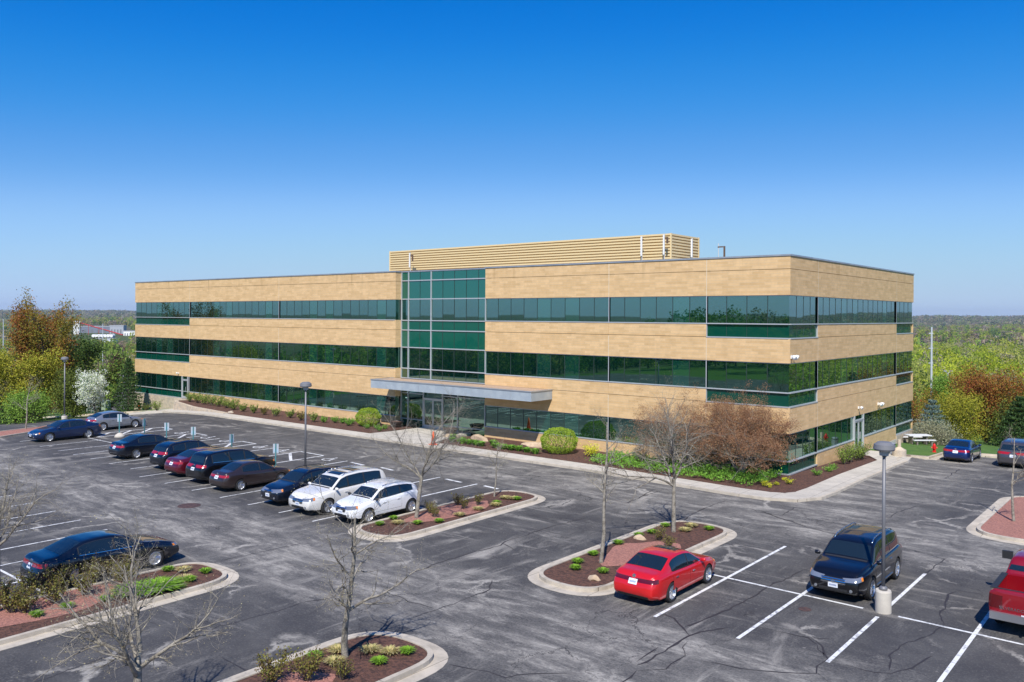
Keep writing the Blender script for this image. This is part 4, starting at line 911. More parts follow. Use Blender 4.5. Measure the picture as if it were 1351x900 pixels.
        return o
    def quad(p0, p1, q0, q1, d, off, nm_, m, parent=t, n_=7, k_=6, **kw):   # bottom p0-p1, top q0-q1
        rows = []
        for j in range(k_):
            a = Vector(p0).lerp(Vector(q0), j / (k_ - 1)); b = Vector(p1).lerp(Vector(q1), j / (k_ - 1)); rows.append([a.lerp(b, i / (n_ - 1)) for i in range(n_)])
        return patch(rows, d, off, nm_, m, parent, **kw)
    def dlo(s0, s1, off, nm_, m, zlo=.035, ztop=.10, sgn=1, parent=t, NN=12, K=6, cutb=0, **kw):
        cols = []; S = [s0 + (s1 - s0) * i / (NN - 1) for i in range(NN)]; rows = [[] for _ in range(K)]
        for s in S:
            b = Bz(s) + zlo; tp = max(b + .005, Tz(s) - ztop)
            for j in range(K): rows[j].append((sgn * 2, Y(s), b + (tp - b) * j / (K - 1)))
        return patch(rows, (-sgn, 0, 0), off, nm_, m, parent, **kw)
    sd = kind['side']; s_a = sd[0][0] * L; s_b = sd[-1][1] * L
    for sg in (-1, 1):
        tr = dlo(s_a - .05, s_b + .04, .003, 'window_surround', M_PLAS, .022, .092, sg, NN=26)
        if chrome:
            rows = [[(sg * 2, Y(s_a + (s_b - s_a) * i / 19), Bz(s_a + (s_b - s_a) * i / 19) + e_) for i in range(20)] for e_ in (.008, .026)]; patch(rows, (-sg, 0, 0), .010, 'window_trim', M_CHR)
        for a, b in sd: dlo(a * L, b * L, .008, 'side_window', M_CGL, .04, .105, sg, tr if False else t)
    a, b = kind['ws']; rows = []
    for j in range(8):
        s = (a + .012) * L + ((b - .006) * L - (a + .012) * L) * j / 7; w_ = (wid(s) * .90 - (Tz(s) - Bz(s)) * tum) - .09; rows.append([(-w_ + 2 * w_ * i / 9, Y(s), 4) for i in range(10)])
    patch(rows, (0, 0, -1), .008, 'windshield', M_CGL)
    # wiper and cowl strip
    s = a * L + .0; w_ = wid(s) * .72; quad((-w_, Y(s + .02), 3), (w_, Y(s + .02), 3), (-w_, Y(s - .06), 3), (w_, Y(s - .06), 3), (0, 0, -1), .006, 'cowl', M_PLAS, k_=3)
    a, b = kind['rw']; rows = []
    if b - a > .1:
        for j in range(8):
            s = a * L + (b - a) * L * j / 7; w_ = (wid(s) * .90 - (Tz(s) - Bz(s)) * tum) - .08; rows.append([(-w_ + 2 * w_ * i / 9, Y(s), 4) for i in range(10)])
        patch(rows, (0, 0, -1), .008, 'rear_window', M_CGL)
    else:
        z0 = Tz(b * L) + .02; z1 = Tz(a * L) - .10; w0 = wid(b * L) * .80; w1 = w0 - (z1 - z0) * tum - .02; quad((-w0, Y(L) - 2, z0), (w0, Y(L) - 2, z0), (-w1, Y(L) - 2, z1), (w1, Y(L) - 2, z1), (0, 1, 0), .008, 'rear_window', M_CGL, n_=10)
    # doors
    zlo = zb + .2
    ds = [(sd[0][0] * L - .06, (sd[0][1] + .008) * L), ((sd[0][1] + .010) * L, min((sd[1][1] + .01) * L, L * .78))]
    for sg in (-1, 1):
        for a, b in ds:
            quad((sg * 2, Y(a - .008), zlo - .01), (sg * 2, Y(b + .008), zlo - .01), (sg * 2, Y(a - .008), Bz(a) + .0), (sg * 2, Y(b + .008), Bz(b) + .0), (-sg, 0, 0), .0015, 'door_seam', M_SEAM, n_=12)
            dr = quad((sg * 2, Y(a + .004), zlo), (sg * 2, Y(b - .004), zlo), (sg * 2, Y(a + .004), Bz(a) - .012), (sg * 2, Y(b - .004), Bz(b) - .012), (-sg, 0, 0), .004, 'door', pm, n_=12, k_=8)
            hx = b - .22; hz = Bz(hx) - .16; hh = bvh.ray_cast(Vector((sg * 2, Y(hx), hz)), Vector((-sg, 0, 0)))[0]
            MB().box((hh.x - .01, hh.y - .09, hh.z - .014), (hh.x + sg * .035 if sg > 0 else hh.x + .01, hh.y + .09, hh.z + .014)).build('handle', M_CHR if chrome else pm, dr) if sg > 0 else MB().box((hh.x - .035, hh.y - .09, hh.z - .014), (hh.x + .01, hh.y + .09, hh.z + .014)).build('handle', M_CHR if chrome else pm, dr)
        # mirror
        s = sd[0][0] * L + .02; z = Bz(s) + .08; x0 = wid(s) * .93
        MB().lathe([(.001, -.12), (.07, -.10), (.10, 0), (.085, .07), (.001, .09)], 12, (0, 0, 0)).build('side_mirror', M_PLAS if clad or trim == 'black' else pm, t, smooth=True)
        o = COL.objects[-1]; o.location = (sg * (x0 + .13), Y(s), z); o.rotation_euler = (0, PI / 2, 0); o.scale = (.75, .62, 1)
        # sill / cladding strip
        if trim == 'chrome_sill': quad((sg * 2, Y(front_oh + wr + .15), zb + .10), (sg * 2, Y(front_oh + WB - wr - .15), zb + .10), (sg * 2, Y(front_oh + wr + .15), zb + .14), (sg * 2, Y(front_oh + WB - wr - .15), zb + .14), (-sg, 0, 0), .012, 'sill_trim', M_CHR, n_=14, k_=3)
        # lamps
        e = .7
        hz0, hz1 = (hl or ((.57, .68) if not kind['suv'] else (.70, .84))); hz0 *= sc; hz1 *= sc
        w0 = wid(0)
        p0 = Vector((sg * w0 * .74, Y(-.2), 0)); p1 = Vector((sg * (w0 + .10), Y(.26), 0)); dd = Vector((-(p1 - p0).y * sg, (p1 - p0).x * sg, 0)); dd = dd if dd.dot(Vector((-sg, -1, 0))) > 0 else -dd
        q0 = p0 - dd.normalized() * 1.0; q1 = p1 - dd.normalized() * 1.0; zz0 = Vector((0, 0, hz0)); zz1 = Vector((0, 0, hz1)); up = Vector((0, 0, .05))
        h_ = quad(q0 + zz0, q1 + zz0 + up, q0 + zz1 - up * .6, q1 + zz1 + up, dd, .008, 'headlight', M_HL, n_=9)
        quad(q0.lerp(q1, .84) + zz0 + up * 1.2, q1 + zz0 + up * 1.2, q0.lerp(q1, .84) + zz1 + up * .3, q1 + zz1 + up * .5, dd, .013, 'turn_signal', M_AMB, h_, n_=4, k_=3)
        tz0, tz1 = ((.76, .93) if not kind['suv'] else (.90, 1.08)); tz0 *= sc; tz1 *= sc
        if truck: tz0, tz1 = .78, 1.22
        w0 = wid(L); p0 = Vector((sg * w0 * (.66 if not truck else .90), Y(L + .2), 0)); p1 = Vector((sg * (w0 + .06), Y(L - .28 if not truck else L - .12), 0)); dd = Vector((-(p1 - p0).y, (p1 - p0).x, 0)); dd = dd if dd.dot(Vector((-sg, 1, 0))) > 0 else -dd
        q0 = p0 - dd.normalized(); q1 = p1 - dd.normalized(); quad(q0 + Vector((0, 0, tz0 + .02)), q1 + Vector((0, 0, tz0 + .04)), q0 + Vector((0, 0, tz1 - .03)), q1 + Vector((0, 0, tz1)), dd, .008, 'taillight', M_RED2 if pm in (red, tru) else M_RED, n_=9)
        if rails:
            rz_ = MB(); S = [kind['ws'][1] * L + .15 + (L * (.88 if kind['suv'] else .7) - kind['ws'][1] * L - .15) * i / 12 for i in range(13)]
            pr = None
            for i, s in enumerate(S):
                ww = wid(s) * .90 - (Tz(s) - Bz(s)) * tum - .10; h0 = Tz(s) + (.03 if 0 < i < 12 else -.03); q = (sg * ww, Y(s), h0)
                if pr: rz_.tube(pr, q, .02, .02, 6)
                pr = q
            rz_.build('roof_rail', rails, t, smooth=True)
    # front and rear fascia
    w0 = wid(0); g0, g1 = ((.46, .62) if not kind['suv'] else (.58, .78)); g0 *= sc; g1 *= sc
    gm = M_PLAS; gr = quad((-w0 * .42, Y(-1), g0), (w0 * .42, Y(-1), g0), (-w0 * .52, Y(-1), g1), (w0 * .52, Y(-1), g1), (0, -1, 0), .008, 'grille', gm, n_=9)
    if grille == 'chrome':
        for k in range(3): z = g0 + (g1 - g0) * (.2 + .3 * k); quad((-w0 * .5, Y(-1), z), (w0 * .5, Y(-1), z), (-w0 * .5, Y(-1), z + .025), (w0 * .5, Y(-1), z + .025), (0, -1, 0), .016, 'grille_bar', M_CHR, gr, n_=9, k_=3)
    else: quad((-w0 * .5, Y(-1), g1 - .03), (w0 * .5, Y(-1), g1 - .03), (-w0 * .52, Y(-1), g1), (w0 * .52, Y(-1), g1), (0, -1, 0), .014, 'grille_bar', M_CHR, gr, n_=9, k_=3)
    quad((-w0 * .62, Y(-1), zb + .09), (w0 * .62, Y(-1), zb + .09), (-w0 * .58, Y(-1), zb + .22), (w0 * .58, Y(-1), zb + .22), (0, -1, 0), .007, 'air_intake', M_PLAS, n_=9)
    for sg in (-1, 1):
        hh = bvh.ray_cast(Vector((sg * w0 * .72, Y(-1), zb + .2)), Vector((0, -1, 0)))[0]
        if hh: MB().lathe([(.001, .02), (.05, .015), (.06, -.02)], 12, (0, 0, 0)).build('fog_lamp', M_HL, t); o = COL.objects[-1]; o.location = hh; o.rotation_euler = (-PI / 2, 0, 0)
    def plate(y_, z, d, nm_='license_plate'):
        pl = quad((-.16, y_, z), (.16, y_, z), (-.16, y_, z + .16), (.16, y_, z + .16), (0, d, 0), .016, nm_, M_PLATE, n_=3, k_=3)
        for k in range(6): quad((-.115 + k * .04, y_, z + .05), (-.09 + k * .04, y_, z + .05), (-.115 + k * .04, y_, z + .105), (-.09 + k * .04, y_, z + .105), (0, d, 0), .020, 'plate_mark', M_PLT, pl, n_=2, k_=2)
    if plate_front: plate(Y(-1), zb + .24, -1)
    plate(Y(L + 1), (.70 if not kind['suv'] else .76) * sc if not truck else .56, 1)
    if emblem:
        for y_, d, z in ((Y(-1), -1, (g0 + g1) / 2), (Y(L + 1), 1, (.95 if not kind['suv'] else 1.02) * sc)):
            hh = bvh.ray_cast(Vector((0, y_, z)), Vector((0, d, 0)))[0]
            if hh: MB().lathe([(.001, .012), (.035, .012), (.036, .018), (.062, .018), (.066, -.01)], 16).build('emblem', M_CHR, t); o = COL.objects[-1]; o.location = hh; o.rotation_euler = (PI / 2 * d, 0, 0)
    w0 = wid(L) * .78
    if not truck: quad((-w0, Y(L + 1), zb + .06), (w0, Y(L + 1), zb + .06), (-w0, Y(L + 1), zb + .17), (w0, Y(L + 1), zb + .17), (0, 1, 0), .006, 'rear_valance', M_PLAS, n_=9)
    # trunk / hatch seam
    if not kind['suv']:
        w1 = wid(.93 * L) * .80
        for (xa, sa, xb_, sb) in ((-w1, .90, w1, .90),): pass
    if roofglass:
        for (sa, sb) in roofglass:
            w1 = wid(sa * L) * .48; quad((-w1, Y(sa * L), 4), (w1, Y(sa * L), 4), (-w1, Y(sb * L), 4), (w1, Y(sb * L), 4), (0, 0, -1), .006, 'sunroof', M_CGL)
    # hood shut lines
    for sg in (-1, 1):
        sA, sB = .10 * L, kind['ws'][0] * L - .05; quad((sg * wid(sA) * .80, Y(sA), 3), (sg * (wid(sA) * .80 + .012), Y(sA), 3), (sg * wid(sB) * .84, Y(sB), 3), (sg * (wid(sB) * .84 + .012), Y(sB), 3), (0, 0, -1), .002, 'hood_seam', M_SEAM, n_=2, k_=10)
    # wheels
    R = wr; rm = rimm or M_RIM; first = None
    for sg in (-1, 1):
        for yy in (ya, yb):
            if first is None:
                hub = MB().lathe([(R * .60, -.10), (R * .60, .02), (.001, .02)], 24, axis='x').build('wheel', M_WELL, t)
                MB().lathe([(R * .66, -.11), (R * .93, -.115), (R, -.08), (R, .08), (R * .95, .108), (R * .70, .112), (R * .66, .10), (R * .66, -.11)], 36, axis='x').build('tyre', M_TYRE, hub, smooth=False)
                rb = MB().lathe([(R * .67, .06), (R * .69, .108), (R * .66, .112), (R * .61, .085), (R * .60, .03)], 32, axis='x').lathe([(R * .16, .02), (R * .15, .088), (.001, .092)], 14, axis='x')
                for k in range(spokes):
                    for dt in (-.13, .13):
                        t_ = 2 * PI * k / spokes; c0 = Vector((.07, math.cos(t_ + dt * 2) * R * .10, math.sin(t_ + dt * 2) * R * .10)); c1 = Vector((.088, math.cos(t_ + dt) * R * .64, math.sin(t_ + dt) * R * .64))
                        rb.tube(c0, c1, R * .075, R * .055, 5)
                rb.build('rim', rm, hub); first = hub; hb = hub
            else: hb = dup(first, t)
            hb.location = (sg * (hw - .115), yy, R); hb.rotation_euler = (0, 0, 0 if sg > 0 else PI)
    if truck:
        # bed rails, tailgate lettering, bumper
        bmp = MB().box((-hw * .96, Y(L + .16), .48), (hw * .96, Y(L + .02), .70)); bmp.build('rear_bumper', P('bumper_chrome', (.45, .45, .47), .3, .8), t)
        MB().tube((0, Y(L + .12), .46), (0, Y(L + .26), .46), .04, .04, 8).build('tow_hitch', M_PLAS, t)
        cu = bpy.data.curves.new('txt', 'FONT'); cu.body = 'SILVERADO'; cu.size = .13; cu.extrude = .004; to = bpy.data.objects.new('txt', cu); COL.objects.link(to)
        dg = bpy.context.evaluated_depsgraph_get(); tm = bpy.data.meshes.new_from_object(to.evaluated_get(dg), depsgraph=dg); bpy.data.objects.remove(to)
        hh = bvh.ray_cast(Vector((-.5, Y(L + 1), .84)), Vector((0, 1, 0)))[0]
        lo = bpy.data.objects.new('tailgate_lettering', tm); COL.objects.link(lo); lo.parent = t; lo.location = (-hw * .72, hh.y - .008, .80); lo.rotation_euler = (PI / 2, 0, 0); tm.materials.clear(); tm.materials.append(M_CHR)
        for sg in (-1, 1):
            MB().box((sg * hw * .80 if sg > 0 else -hw * .97, Y(L - .02), 1.345 * sc), (hw * .97 if sg > 0 else -hw * .80, Y(.67 * L), 1.375 * sc)).build('bed_rail', M_PLAS, t)
        MB().box((-hw * .80, Y(L - .02), 1.345 * sc), (hw * .80, Y(L - .10), 1.372 * sc)).build('tailgate_cap', M_PLAS, t)
        for sg in (-1, 1): MB().box((sg * hw * 1.0 - (.0 if sg > 0 else .32), Y(sd[0][0] * L + .12), 1.30), (sg * hw * 1.0 + (.32 if sg > 0 else 0), Y(sd[0][0] * L - .0), 1.56)).build('tow_mirror', M_PLAS, t)
        for k in range(14): x_ = -hw * .76 + k * hw * 1.52 / 13; MB().box((x_ - .02, Y(L - .12), .62), (x_ + .02, Y(.70 * L), .635)).build('bed_rib', pm, t)
    return t
z0 = H(0, 0)
def C(x, y): return (x, y, H(x, y))
navy = paint('black_blue', (.006, .009, .018)); blk = paint('black', (.006, .006, .008)); blue = paint('dark_blue', (.008, .022, .075)); red = paint('red', (.62, .010, .012), .15)
wht = paint('white', (.80, .81, .82), 0, .3); pearl = paint('pearl', (.72, .70, .66), .05, .3); brown = paint('brown', (.042, .028, .026)); mar = paint('maroon', (.11, .006, .016)); sil = paint('silver', (.27, .29, .33), .5); tru = paint('truck_red', (.30, .006, .014), .3)
make_car(SEDAN, 4.66, 1.80, 1.45, 2.65, .93, .33, red, 'sedan', 'bright red sedan parked beside the mulch island, seen from behind', 'car', C(4.52, -22.95), 0, chrome=True, roofglass=[(.45, .56)], plate_front=False)
make_car(SUV, 5.04, 1.99, 1.78, 2.98, .95, .39, blk, 'suv', 'black SUV with chrome grille facing the camera beside the lamp post', 'car', C(9.5, -18.0), PI, rails=M_CHR, grille='chrome', trim='chrome_sill', chrome=True)
make_car(TRUCK, 5.88, 2.06, 1.92, 3.75, .98, .42, tru, 'pickup_truck', 'dark red pickup truck with open bed at the right edge of the photo', 'truck', C(15.12, -17.35), 0, truck=True, chrome=False, plate_front=False, emblem=False)
make_car(CROSS, 4.36, 1.80, 1.55, 2.70, .86, .34, wht, 'crossover', 'white crossover nearest the mulch island, with black wheel arches', 'car', C(-11.35, -22.4), PI, clad=True, rails=M_RIM)
make_car(SUV, 5.10, 1.99, 1.78, 3.02, 1.0, .38, pearl, 'suv', 'large off white SUV with two roof windows and a big chrome grille', 'car', C(-14.2, -22.3), PI, rails=M_CHR, grille='chrome', roofglass=[(.40, .50), (.56, .68)])
make_car(CROSS, 4.45, 1.78, 1.58, 2.64, .93, .34, navy, 'crossover', 'dark blue crossover with roof rails beside the off white SUV', 'car', C(-16.95, -22.4), PI, clad=True, rails=M_PLAS, rimm=P('dark_alloy', (.12, .12, .13), .35, .8))
make_car(SEDAN, 4.40, 1.72, 1.45, 2.57, .86, .31, brown, 'sedan', 'brown small sedan seen from behind next to the black SUV', 'car', C(-21.95, -22.3), 0, plate_front=False)
make_car(SUV, 4.95, 1.99, 1.77, 2.82, .95, .38, blk, 'suv', 'black midsize SUV between the maroon and the brown sedans', 'car', C(-24.85, -21.7), 0, chrome=True, plate_front=False, clad=True)
make_car(SEDAN, 4.96, 1.85, 1.47, 2.84, .98, .33, mar, 'sedan', 'maroon sedan between two dark SUVs', 'car', C(-27.65, -21.5), 0, plate_front=False, chrome=True)
make_car(CROSS, 4.40, 1.87, 1.65, 2.64, .88, .36, navy, 'suv', 'dark compact SUV left of the maroon sedan', 'car', C(-30.5, -21.2), 0, clad=True, rails=M_PLAS, plate_front=False)
make_car(SEDAN, 4.87, 1.85, 1.47, 2.85, .95, .33, navy, 'sedan', 'black sedan at the left end of the row of rear ends', 'car', C(-36.1, -20.9), 0, plate_front=False)
make_car(SEDAN, 4.82, 1.83, 1.47, 2.80, .93, .34, blue, 'sedan', 'dark blue sedan side on at the far left of the lot', 'car', C(-47.95, -21.45), PI)
make_car(HATCH, 4.33, 1.78, 1.46, 2.65, .88, .33, sil, 'hatchback', 'silver grey hatchback parked beyond the dark blue sedan', 'car', C(-51.05, -16.2), 0, plate_front=False)
make_car(SEDAN, 5.11, 1.86, 1.50, 2.84, 1.05, .35, navy, 'sedan', 'black blue sedan behind bare branches at lower left', 'car', C(-12.3, -34.95), 0, chrome=True, plate_front=False)
cv = G(1271, 609); print('civic', cv)
make_car(SEDAN, 4.48, 1.75, 1.44, 2.70, .90, .32, paint('royal_blue', (.006, .022, .11)), 'sedan', 'royal blue sedan backed against the far right lawn', 'car', C(6.05, 16.35), 0, plate_front=False)
make_car(SUV, 5.0, 1.99, 1.80, 2.86, .95, .38, paint('graphite', (.09, .085, .095), .5), 'suv', 'graphite SUV with blue sky on its roof, right of the royal blue sedan', 'car', C(9.45, 16.6), 0, plate_front=False, rails=M_PLAS)
# ------------------------------------------------------------------ vegetation
def rot_to(d, ang, az):
    d = Vector(d).normalized(); a = d.cross(Vector((0, 0, 1)) if abs(d.z) < .95 else Vector((1, 0, 0))).normalized(); b = d.cross(a)
    return (d * math.cos(ang) + (a * math.cos(az) + b * math.sin(az)) * math.sin(ang)).normalized()
def limb(mb, q, p, d, L, r, lv, par, tips):
    """one limb: bends as it goes, throws side shoots, tapers"""
    n = par['seg'][lv]; sl = L / n; p = Vector(p); d = Vector(d).normalized(); r0 = r; taper = par['taper'][lv]
    sides = 8 if lv == 0 else (5 if lv == 1 else (4 if lv == 2 else 3))
    for i in range(n):
        d = (d + Vector((q.gauss(0, 1), q.gauss(0, 1), q.gauss(0, 1))) * par['kink'][lv] + Vector((0, 0, par['grav'][lv]))).normalized()
        p1 = p + d * sl; r1 = r * (1 - (i + 1) / n * (1 - taper)); mb.tube(p, p1, r0, r1, sides, cap=False)
        f = (i + 1) / n
        if lv + 1 < par['lv'] and f >= par['from'][lv]:
            k = par['kids'][lv] * (1 / n) * (1 / (1 - par['from'][lv] + 1e-6)) ; c = int(k) + (q.random() < k - int(k))
            for _ in range(c):
                a = q.uniform(*par['ang'][lv]); nd_ = rot_to(d, a, q.uniform(0, 2 * PI))
                if par.get('flat') and nd_.z < -.1: nd_.z *= .3
                limb(mb, q, p.lerp(p1, q.random()), nd_, L * par['len'][lv] * q.uniform(.7, 1.2) * (1.15 - .45 * f), r1 * q.uniform(.5, .72), lv + 1, par, tips)
        p = p1; r0 = r1
    if lv >= par['lv'] - 2: tips.append((p.copy(), d.copy()))
M_BARK = P('bark_grey', (.30, .27, .22), .9, var=(7, (.15, .13, .10), .45, .6), bump=(25, .8, .02)); M_BARKD = P('bark_brown', (.13, .10, .08), .9, var=(6, (.07, .055, .045), .4, .6), bump=(20, .8, .02))
BUD = leafmat('spring_buds', [(.32, .29, .15), (.40, .36, .20), (.25, .20, .12)], trans=.2)
BUDR = leafmat('purple_leaf', [(.21, .10, .05), (.28, .15, .075), (.14, .06, .035), (.36, .23, .12)], trans=.2)
def bare_tree(p, h, r, seed, lab, fork=.38, spread=1.0, lean=(0, 0), buds=True, dens=1.0, name='bare_tree', group='bare young trees in the lot', vase=0):
    q = random.Random(seed); t = T(name, p, 0, lab, 'tree', group); mb = MB(); tips = []
    par = dict(lv=5, seg=[9, 7, 5, 4, 3], kink=[.05, .16, .22, .28, .3], grav=[.02, .05, .03, .02, 0], taper=[.28, .22, .25, .3, .4], kids=[9 * dens, 8 * dens, 6 * dens, 3.2 * dens], ang=[(.7, 1.25), (.5, 1.1), (.5, 1.2), (.4, 1.2)], len=[.46 * spread, .50, .5, .55], flat=True)
    par['from'] = [fork, .25, .15, .1]
    if vase:                                               # trunk that divides into several main limbs
        d0 = Vector((lean[0], lean[1], 1)).normalized(); fh = h * fork; top = d0 * fh; mb.tube((0, 0, -.1), top * .5, r, r * .9, 9, cap=False); mb.tube(top * .5, top, r * .9, r * .82, 9, cap=False); mb.tube(top, top + d0 * .05, r * .82, r * .3, 9)
        for k in range(vase):
            a = 2 * PI * (k + q.uniform(-.25, .25)) / vase; dd = rot_to(d0, q.uniform(.45, .95) * spread if k else .18, a)
            st_ = top * (1 - (.22 * q.random() if k else 0)); limb(mb, q, st_, dd, h * (1 - fork) * q.uniform(.85, 1.15) * (1.1 if k == 0 else 1.0), r * q.uniform(.42, .58), 1, dict(par, len=[.5, .55, .52, .55], kids=[8 * dens, 9 * dens, 7 * dens, 3.2 * dens]), tips)
    else: limb(mb, q, (0, 0, -.1), (lean[0], lean[1], 1), h, r, 0, par, tips)
    # split: clean trunk below, branches above
    mb.build('trunk_and_branches', M_BARK, t, smooth=True)
    if buds and tips:
        g = np.random.default_rng(seed); pts = np.array([[*(a + b * g.uniform(-.12, .05))] for a, b in tips for _ in range(1)]) + g.normal(size=(len(tips), 3)) * .03
        quadcloud(pts, .026, g, 'buds', BUD, t)
    return t
bare_tree(Vector((1.55, -40.6, H(0, 0) + .1)), 4.45, .11, 11, 'bare tree with lichen grey bark at the bottom left corner of the photo', fork=.42, spread=1.25, dens=.95, vase=6)
bare_tree(Vector((.83, -34.35, H(0, 0) + .1)), 4.15, .10, 24, 'bare tree standing in the mulch island at the bottom centre', fork=.42, spread=1.35, dens=.85)
bare_tree(Vector((-10.3, -39.2, H(0, 0) + .1)), 4.9, .10, 31, 'bare tree reaching in over the stalls from the left edge', fork=.45, spread=1.35, vase=6)
bare_tree(Vector((-9.25, -21.9, H(0, 0) + .1)), 5.6, .10, 47, 'bare tree at the tail end of the white crossover, leaning toward the entrance', fork=.36, spread=1.1, lean=(.10, .08), dens=1.1, vase=5)
bare_tree(Vector((-9.5, -16.0, H(0, 0) + .1)), 2.9, .05, 51, 'thin bare sapling at the far end of the island beside the white crossover', fork=.5, spread=.7, dens=.8)
bare_tree(Vector((1.3, -22.3, H(0, 0) + .1)), 5.5, .085, 67, 'slender bare tree left of the red sedan', fork=.42, spread=.75, dens=.8)
bare_tree(Vector((1.15, -16.3, H(0, 0) + .1)), 5.6, .10, 73, 'bare tree with a grey trunk behind the red sedan, in front of the reddish crabapples', fork=.42, spread=.85, dens=.9, vase=5)
bare_tree(Vector((12.3, -4.1, H(0, 0) + .1)), 4.0, .07, 83, 'bare sapling in the red gravel island at the right edge', fork=.40, spread=1.0, dens=.7)
p = G(34, 567.5); bare_tree(p, 4.0, .07, 91, 'bare sapling at the far left behind the blue sedan', fork=.4, spread=1.0, dens=.8)
def crown_tree(p, h, cr, seed, lab, m, ncl, per, lsize, name, cat='tree', group=None, shape=(1, 1, 1), base=.25, trunk_r=None, bark=None, twigs=True, sparse=.16, splay=.35, upr=False, low=False, clampy=None, levels=3, kids=(12, 8), multi=1, scatter=.3):
    """trunk and limbs grown first, foliage clumps hung on the limb ends and through the crown"""
    q = random.Random(seed); g = np.random.default_rng(seed); t = T(name, p, 0, lab, cat, group); mb = MB(); tips = []
    par = dict(lv=levels + 1, seg=[7, 5, 4, 3][:levels + 1] + [3], kink=[.06, .14, .2, .25], grav=[.02, .09, .08, .04], taper=[.25, .2, .25, .3], kids=[kids[0], kids[1], 4], ang=[(.8, 1.45), (.5, 1.1), (.5, 1.1)] if low else [(.25, .7), (.3, .7), (.3, .8)] if upr else [(.5, 1.1), (.4, 1.0), (.4, 1.0)], len=[cr / h * .95, .5, .5], flat=True)
    par['from'] = [base, .2, .2]
    if low: par['grav'] = [-.02, -.01, 0, 0]; par['kink'] = [.1, .18, .22, .25]
    for k in range(multi):
        a = 2 * PI * k / multi + q.random(); ln = splay * q.uniform(.4, 1.2) if multi > 1 else .03
        limb(mb, q, (0, 0, -.1), (ln * math.cos(a), ln * math.sin(a), 1), h * .88, trunk_r or h * .018, 0, par, tips)
    V = np.array(mb.v); k = 0
    if clampy is not None: mb.v = [(x, min(y, clampy), z) for x, y, z in mb.v]
    mb.build('trunk', bark or M_BARKD, t, smooth=True)
    tp = np.array([[*a] for a, b in tips]); sel = g.integers(0, len(tp), ncl)
    c = tp[sel] + g.normal(size=(ncl, 3)) * sparse * 2
    pts = (c[:, None, :] + g.normal(size=(ncl, per, 3)) * scatter * np.array(shape)).reshape(-1, 3)
    if clampy is not None: pts = pts[pts[:, 1] < clampy]
    pts = pts[pts[:, 2] > (1.05 + .25 * np.sin(pts[:, 0] * 2.1) if low else h * base * .35)]
    quadcloud(pts, lsize, g, 'foliage' if m is not BUDR else 'reddish_leaves', m, t, up=.4)
    return t
# purple leaf crabapples by the corner
crown_tree(Vector((-2.2, -2.0, .0)), 3.9, 4.2, 5, 'reddish brown crabapple tree nearest the corner of the building', BUDR, 9500, 10, .055, 'crabapple_tree', group='reddish crabapples by the building', base=.30, trunk_r=.10, bark=M_BARK, clampy=1.75, multi=4, low=True, splay=.5, scatter=.10, sparse=.04, levels=3, kids=(11, 10))
crown_tree(Vector((-6.2, -2.3, .0)), 3.9, 3.6, 8, 'reddish brown crabapple tree left of the one at the corner', BUDR, 3600, 9, .050, 'crabapple_tree', group='reddish crabapples by the building', base=.22, trunk_r=.09, bark=M_BARK, clampy=2.05, multi=4, low=True, splay=.5, scatter=.10, sparse=.04, levels=3, kids=(11, 9))
bt = bare_tree(Vector((-8.6, -2.6, .0)), 1.9, .05, 97, 'leafless grey shrub left of the reddish crabapples', fork=.15, spread=1.2, dens=1.5, name='bare_shrub', group='leafless shrubs', buds=False); bt['category'] = 'shrub'
# --- left background
YG = leafmat('yellow_green_leaf', [(.25, .25, .02), (.34, .31, .03), (.17, .20, .02), (.30, .25, .04)]); RG = leafmat('russet_leaf', [(.22, .055, .022), (.25, .095, .025), (.19, .17, .02), (.14, .13, .018)], big=.25)
DG = leafmat('dark_green_leaf', [(.035, .075, .015), (.06, .11, .02), (.025, .05, .012), (.09, .13, .03)]); OG = leafmat('olive_leaf', [(.09, .12, .02), (.14, .17, .03), (.06, .08, .018)])
BG_ = leafmat('bright_green_leaf', [(.14, .24, .03), (.20, .32, .05), (.09, .17, .02)]); WB = leafmat('white_blossom', [(.63, .65, .56), (.65, .66, .60), (.30, .40, .10), (.60, .62, .50), (.62, .64, .56), (.64, .65, .60)], trans=.3)
PL = leafmat('plum_leaf', [(.07, .03, .035), (.11, .05, .05), (.05, .02, .025)]); BS = leafmat('blue_spruce_needle', [(.10, .16, .15), (.16, .22, .20), (.06, .10, .09)]); GS = leafmat('spruce_needle', [(.035, .07, .02), (.06, .11, .03), (.02, .045, .014)])
GB = leafmat('grey_twig_leaf', [(.22, .22, .13), (.30, .29, .20), (.17, .18, .09)])
def at(px, py, dd):                                      # ground point in photo column px at distance dd
    d = FW + RV * ((px - CX) / FOC); x = CAM.x + d.x * dd; y = CAM.y + d.y * dd; return Vector((x, y, H(x, y) + .05))
def hgt(p, px, py): return zat(py, px, p) - p.z
def dt(px, top, dd, rpx, lab, m, ncl, per, ls, name, seed, **k):
    p = at(px, 0, dd); h = hgt(p, px, top); return crown_tree(p, h, rpx * dd / FOC, seed, lab, m, ncl, per, ls, name, **k)
dt(54, 399, 96, 36, 'tall russet and yellow spring tree rising above the horizon at left', RG, 4200, 10, .19, 'russet_tree', 101, base=.08, scatter=.26, multi=7, splay=.30, upr=True)
dt(38, 462, 90, 34, 'yellow green tree in front of the tall russet tree', YG, 2200, 9, .20, 'yellow_tree', 102, base=.1, scatter=.4, multi=2)
dt(104, 452, 100, 36, 'dark green broad tree right of the tall russet tree', DG, 2600, 9, .22, 'broad_tree', 103, base=.08, scatter=.42, multi=2)
dt(98, 500, 90, 30, 'olive green shrubby tree behind the leftmost lamp post', OG, 2200, 9, .17, 'shrubby_tree', 104, base=.06, scatter=.36, multi=4)
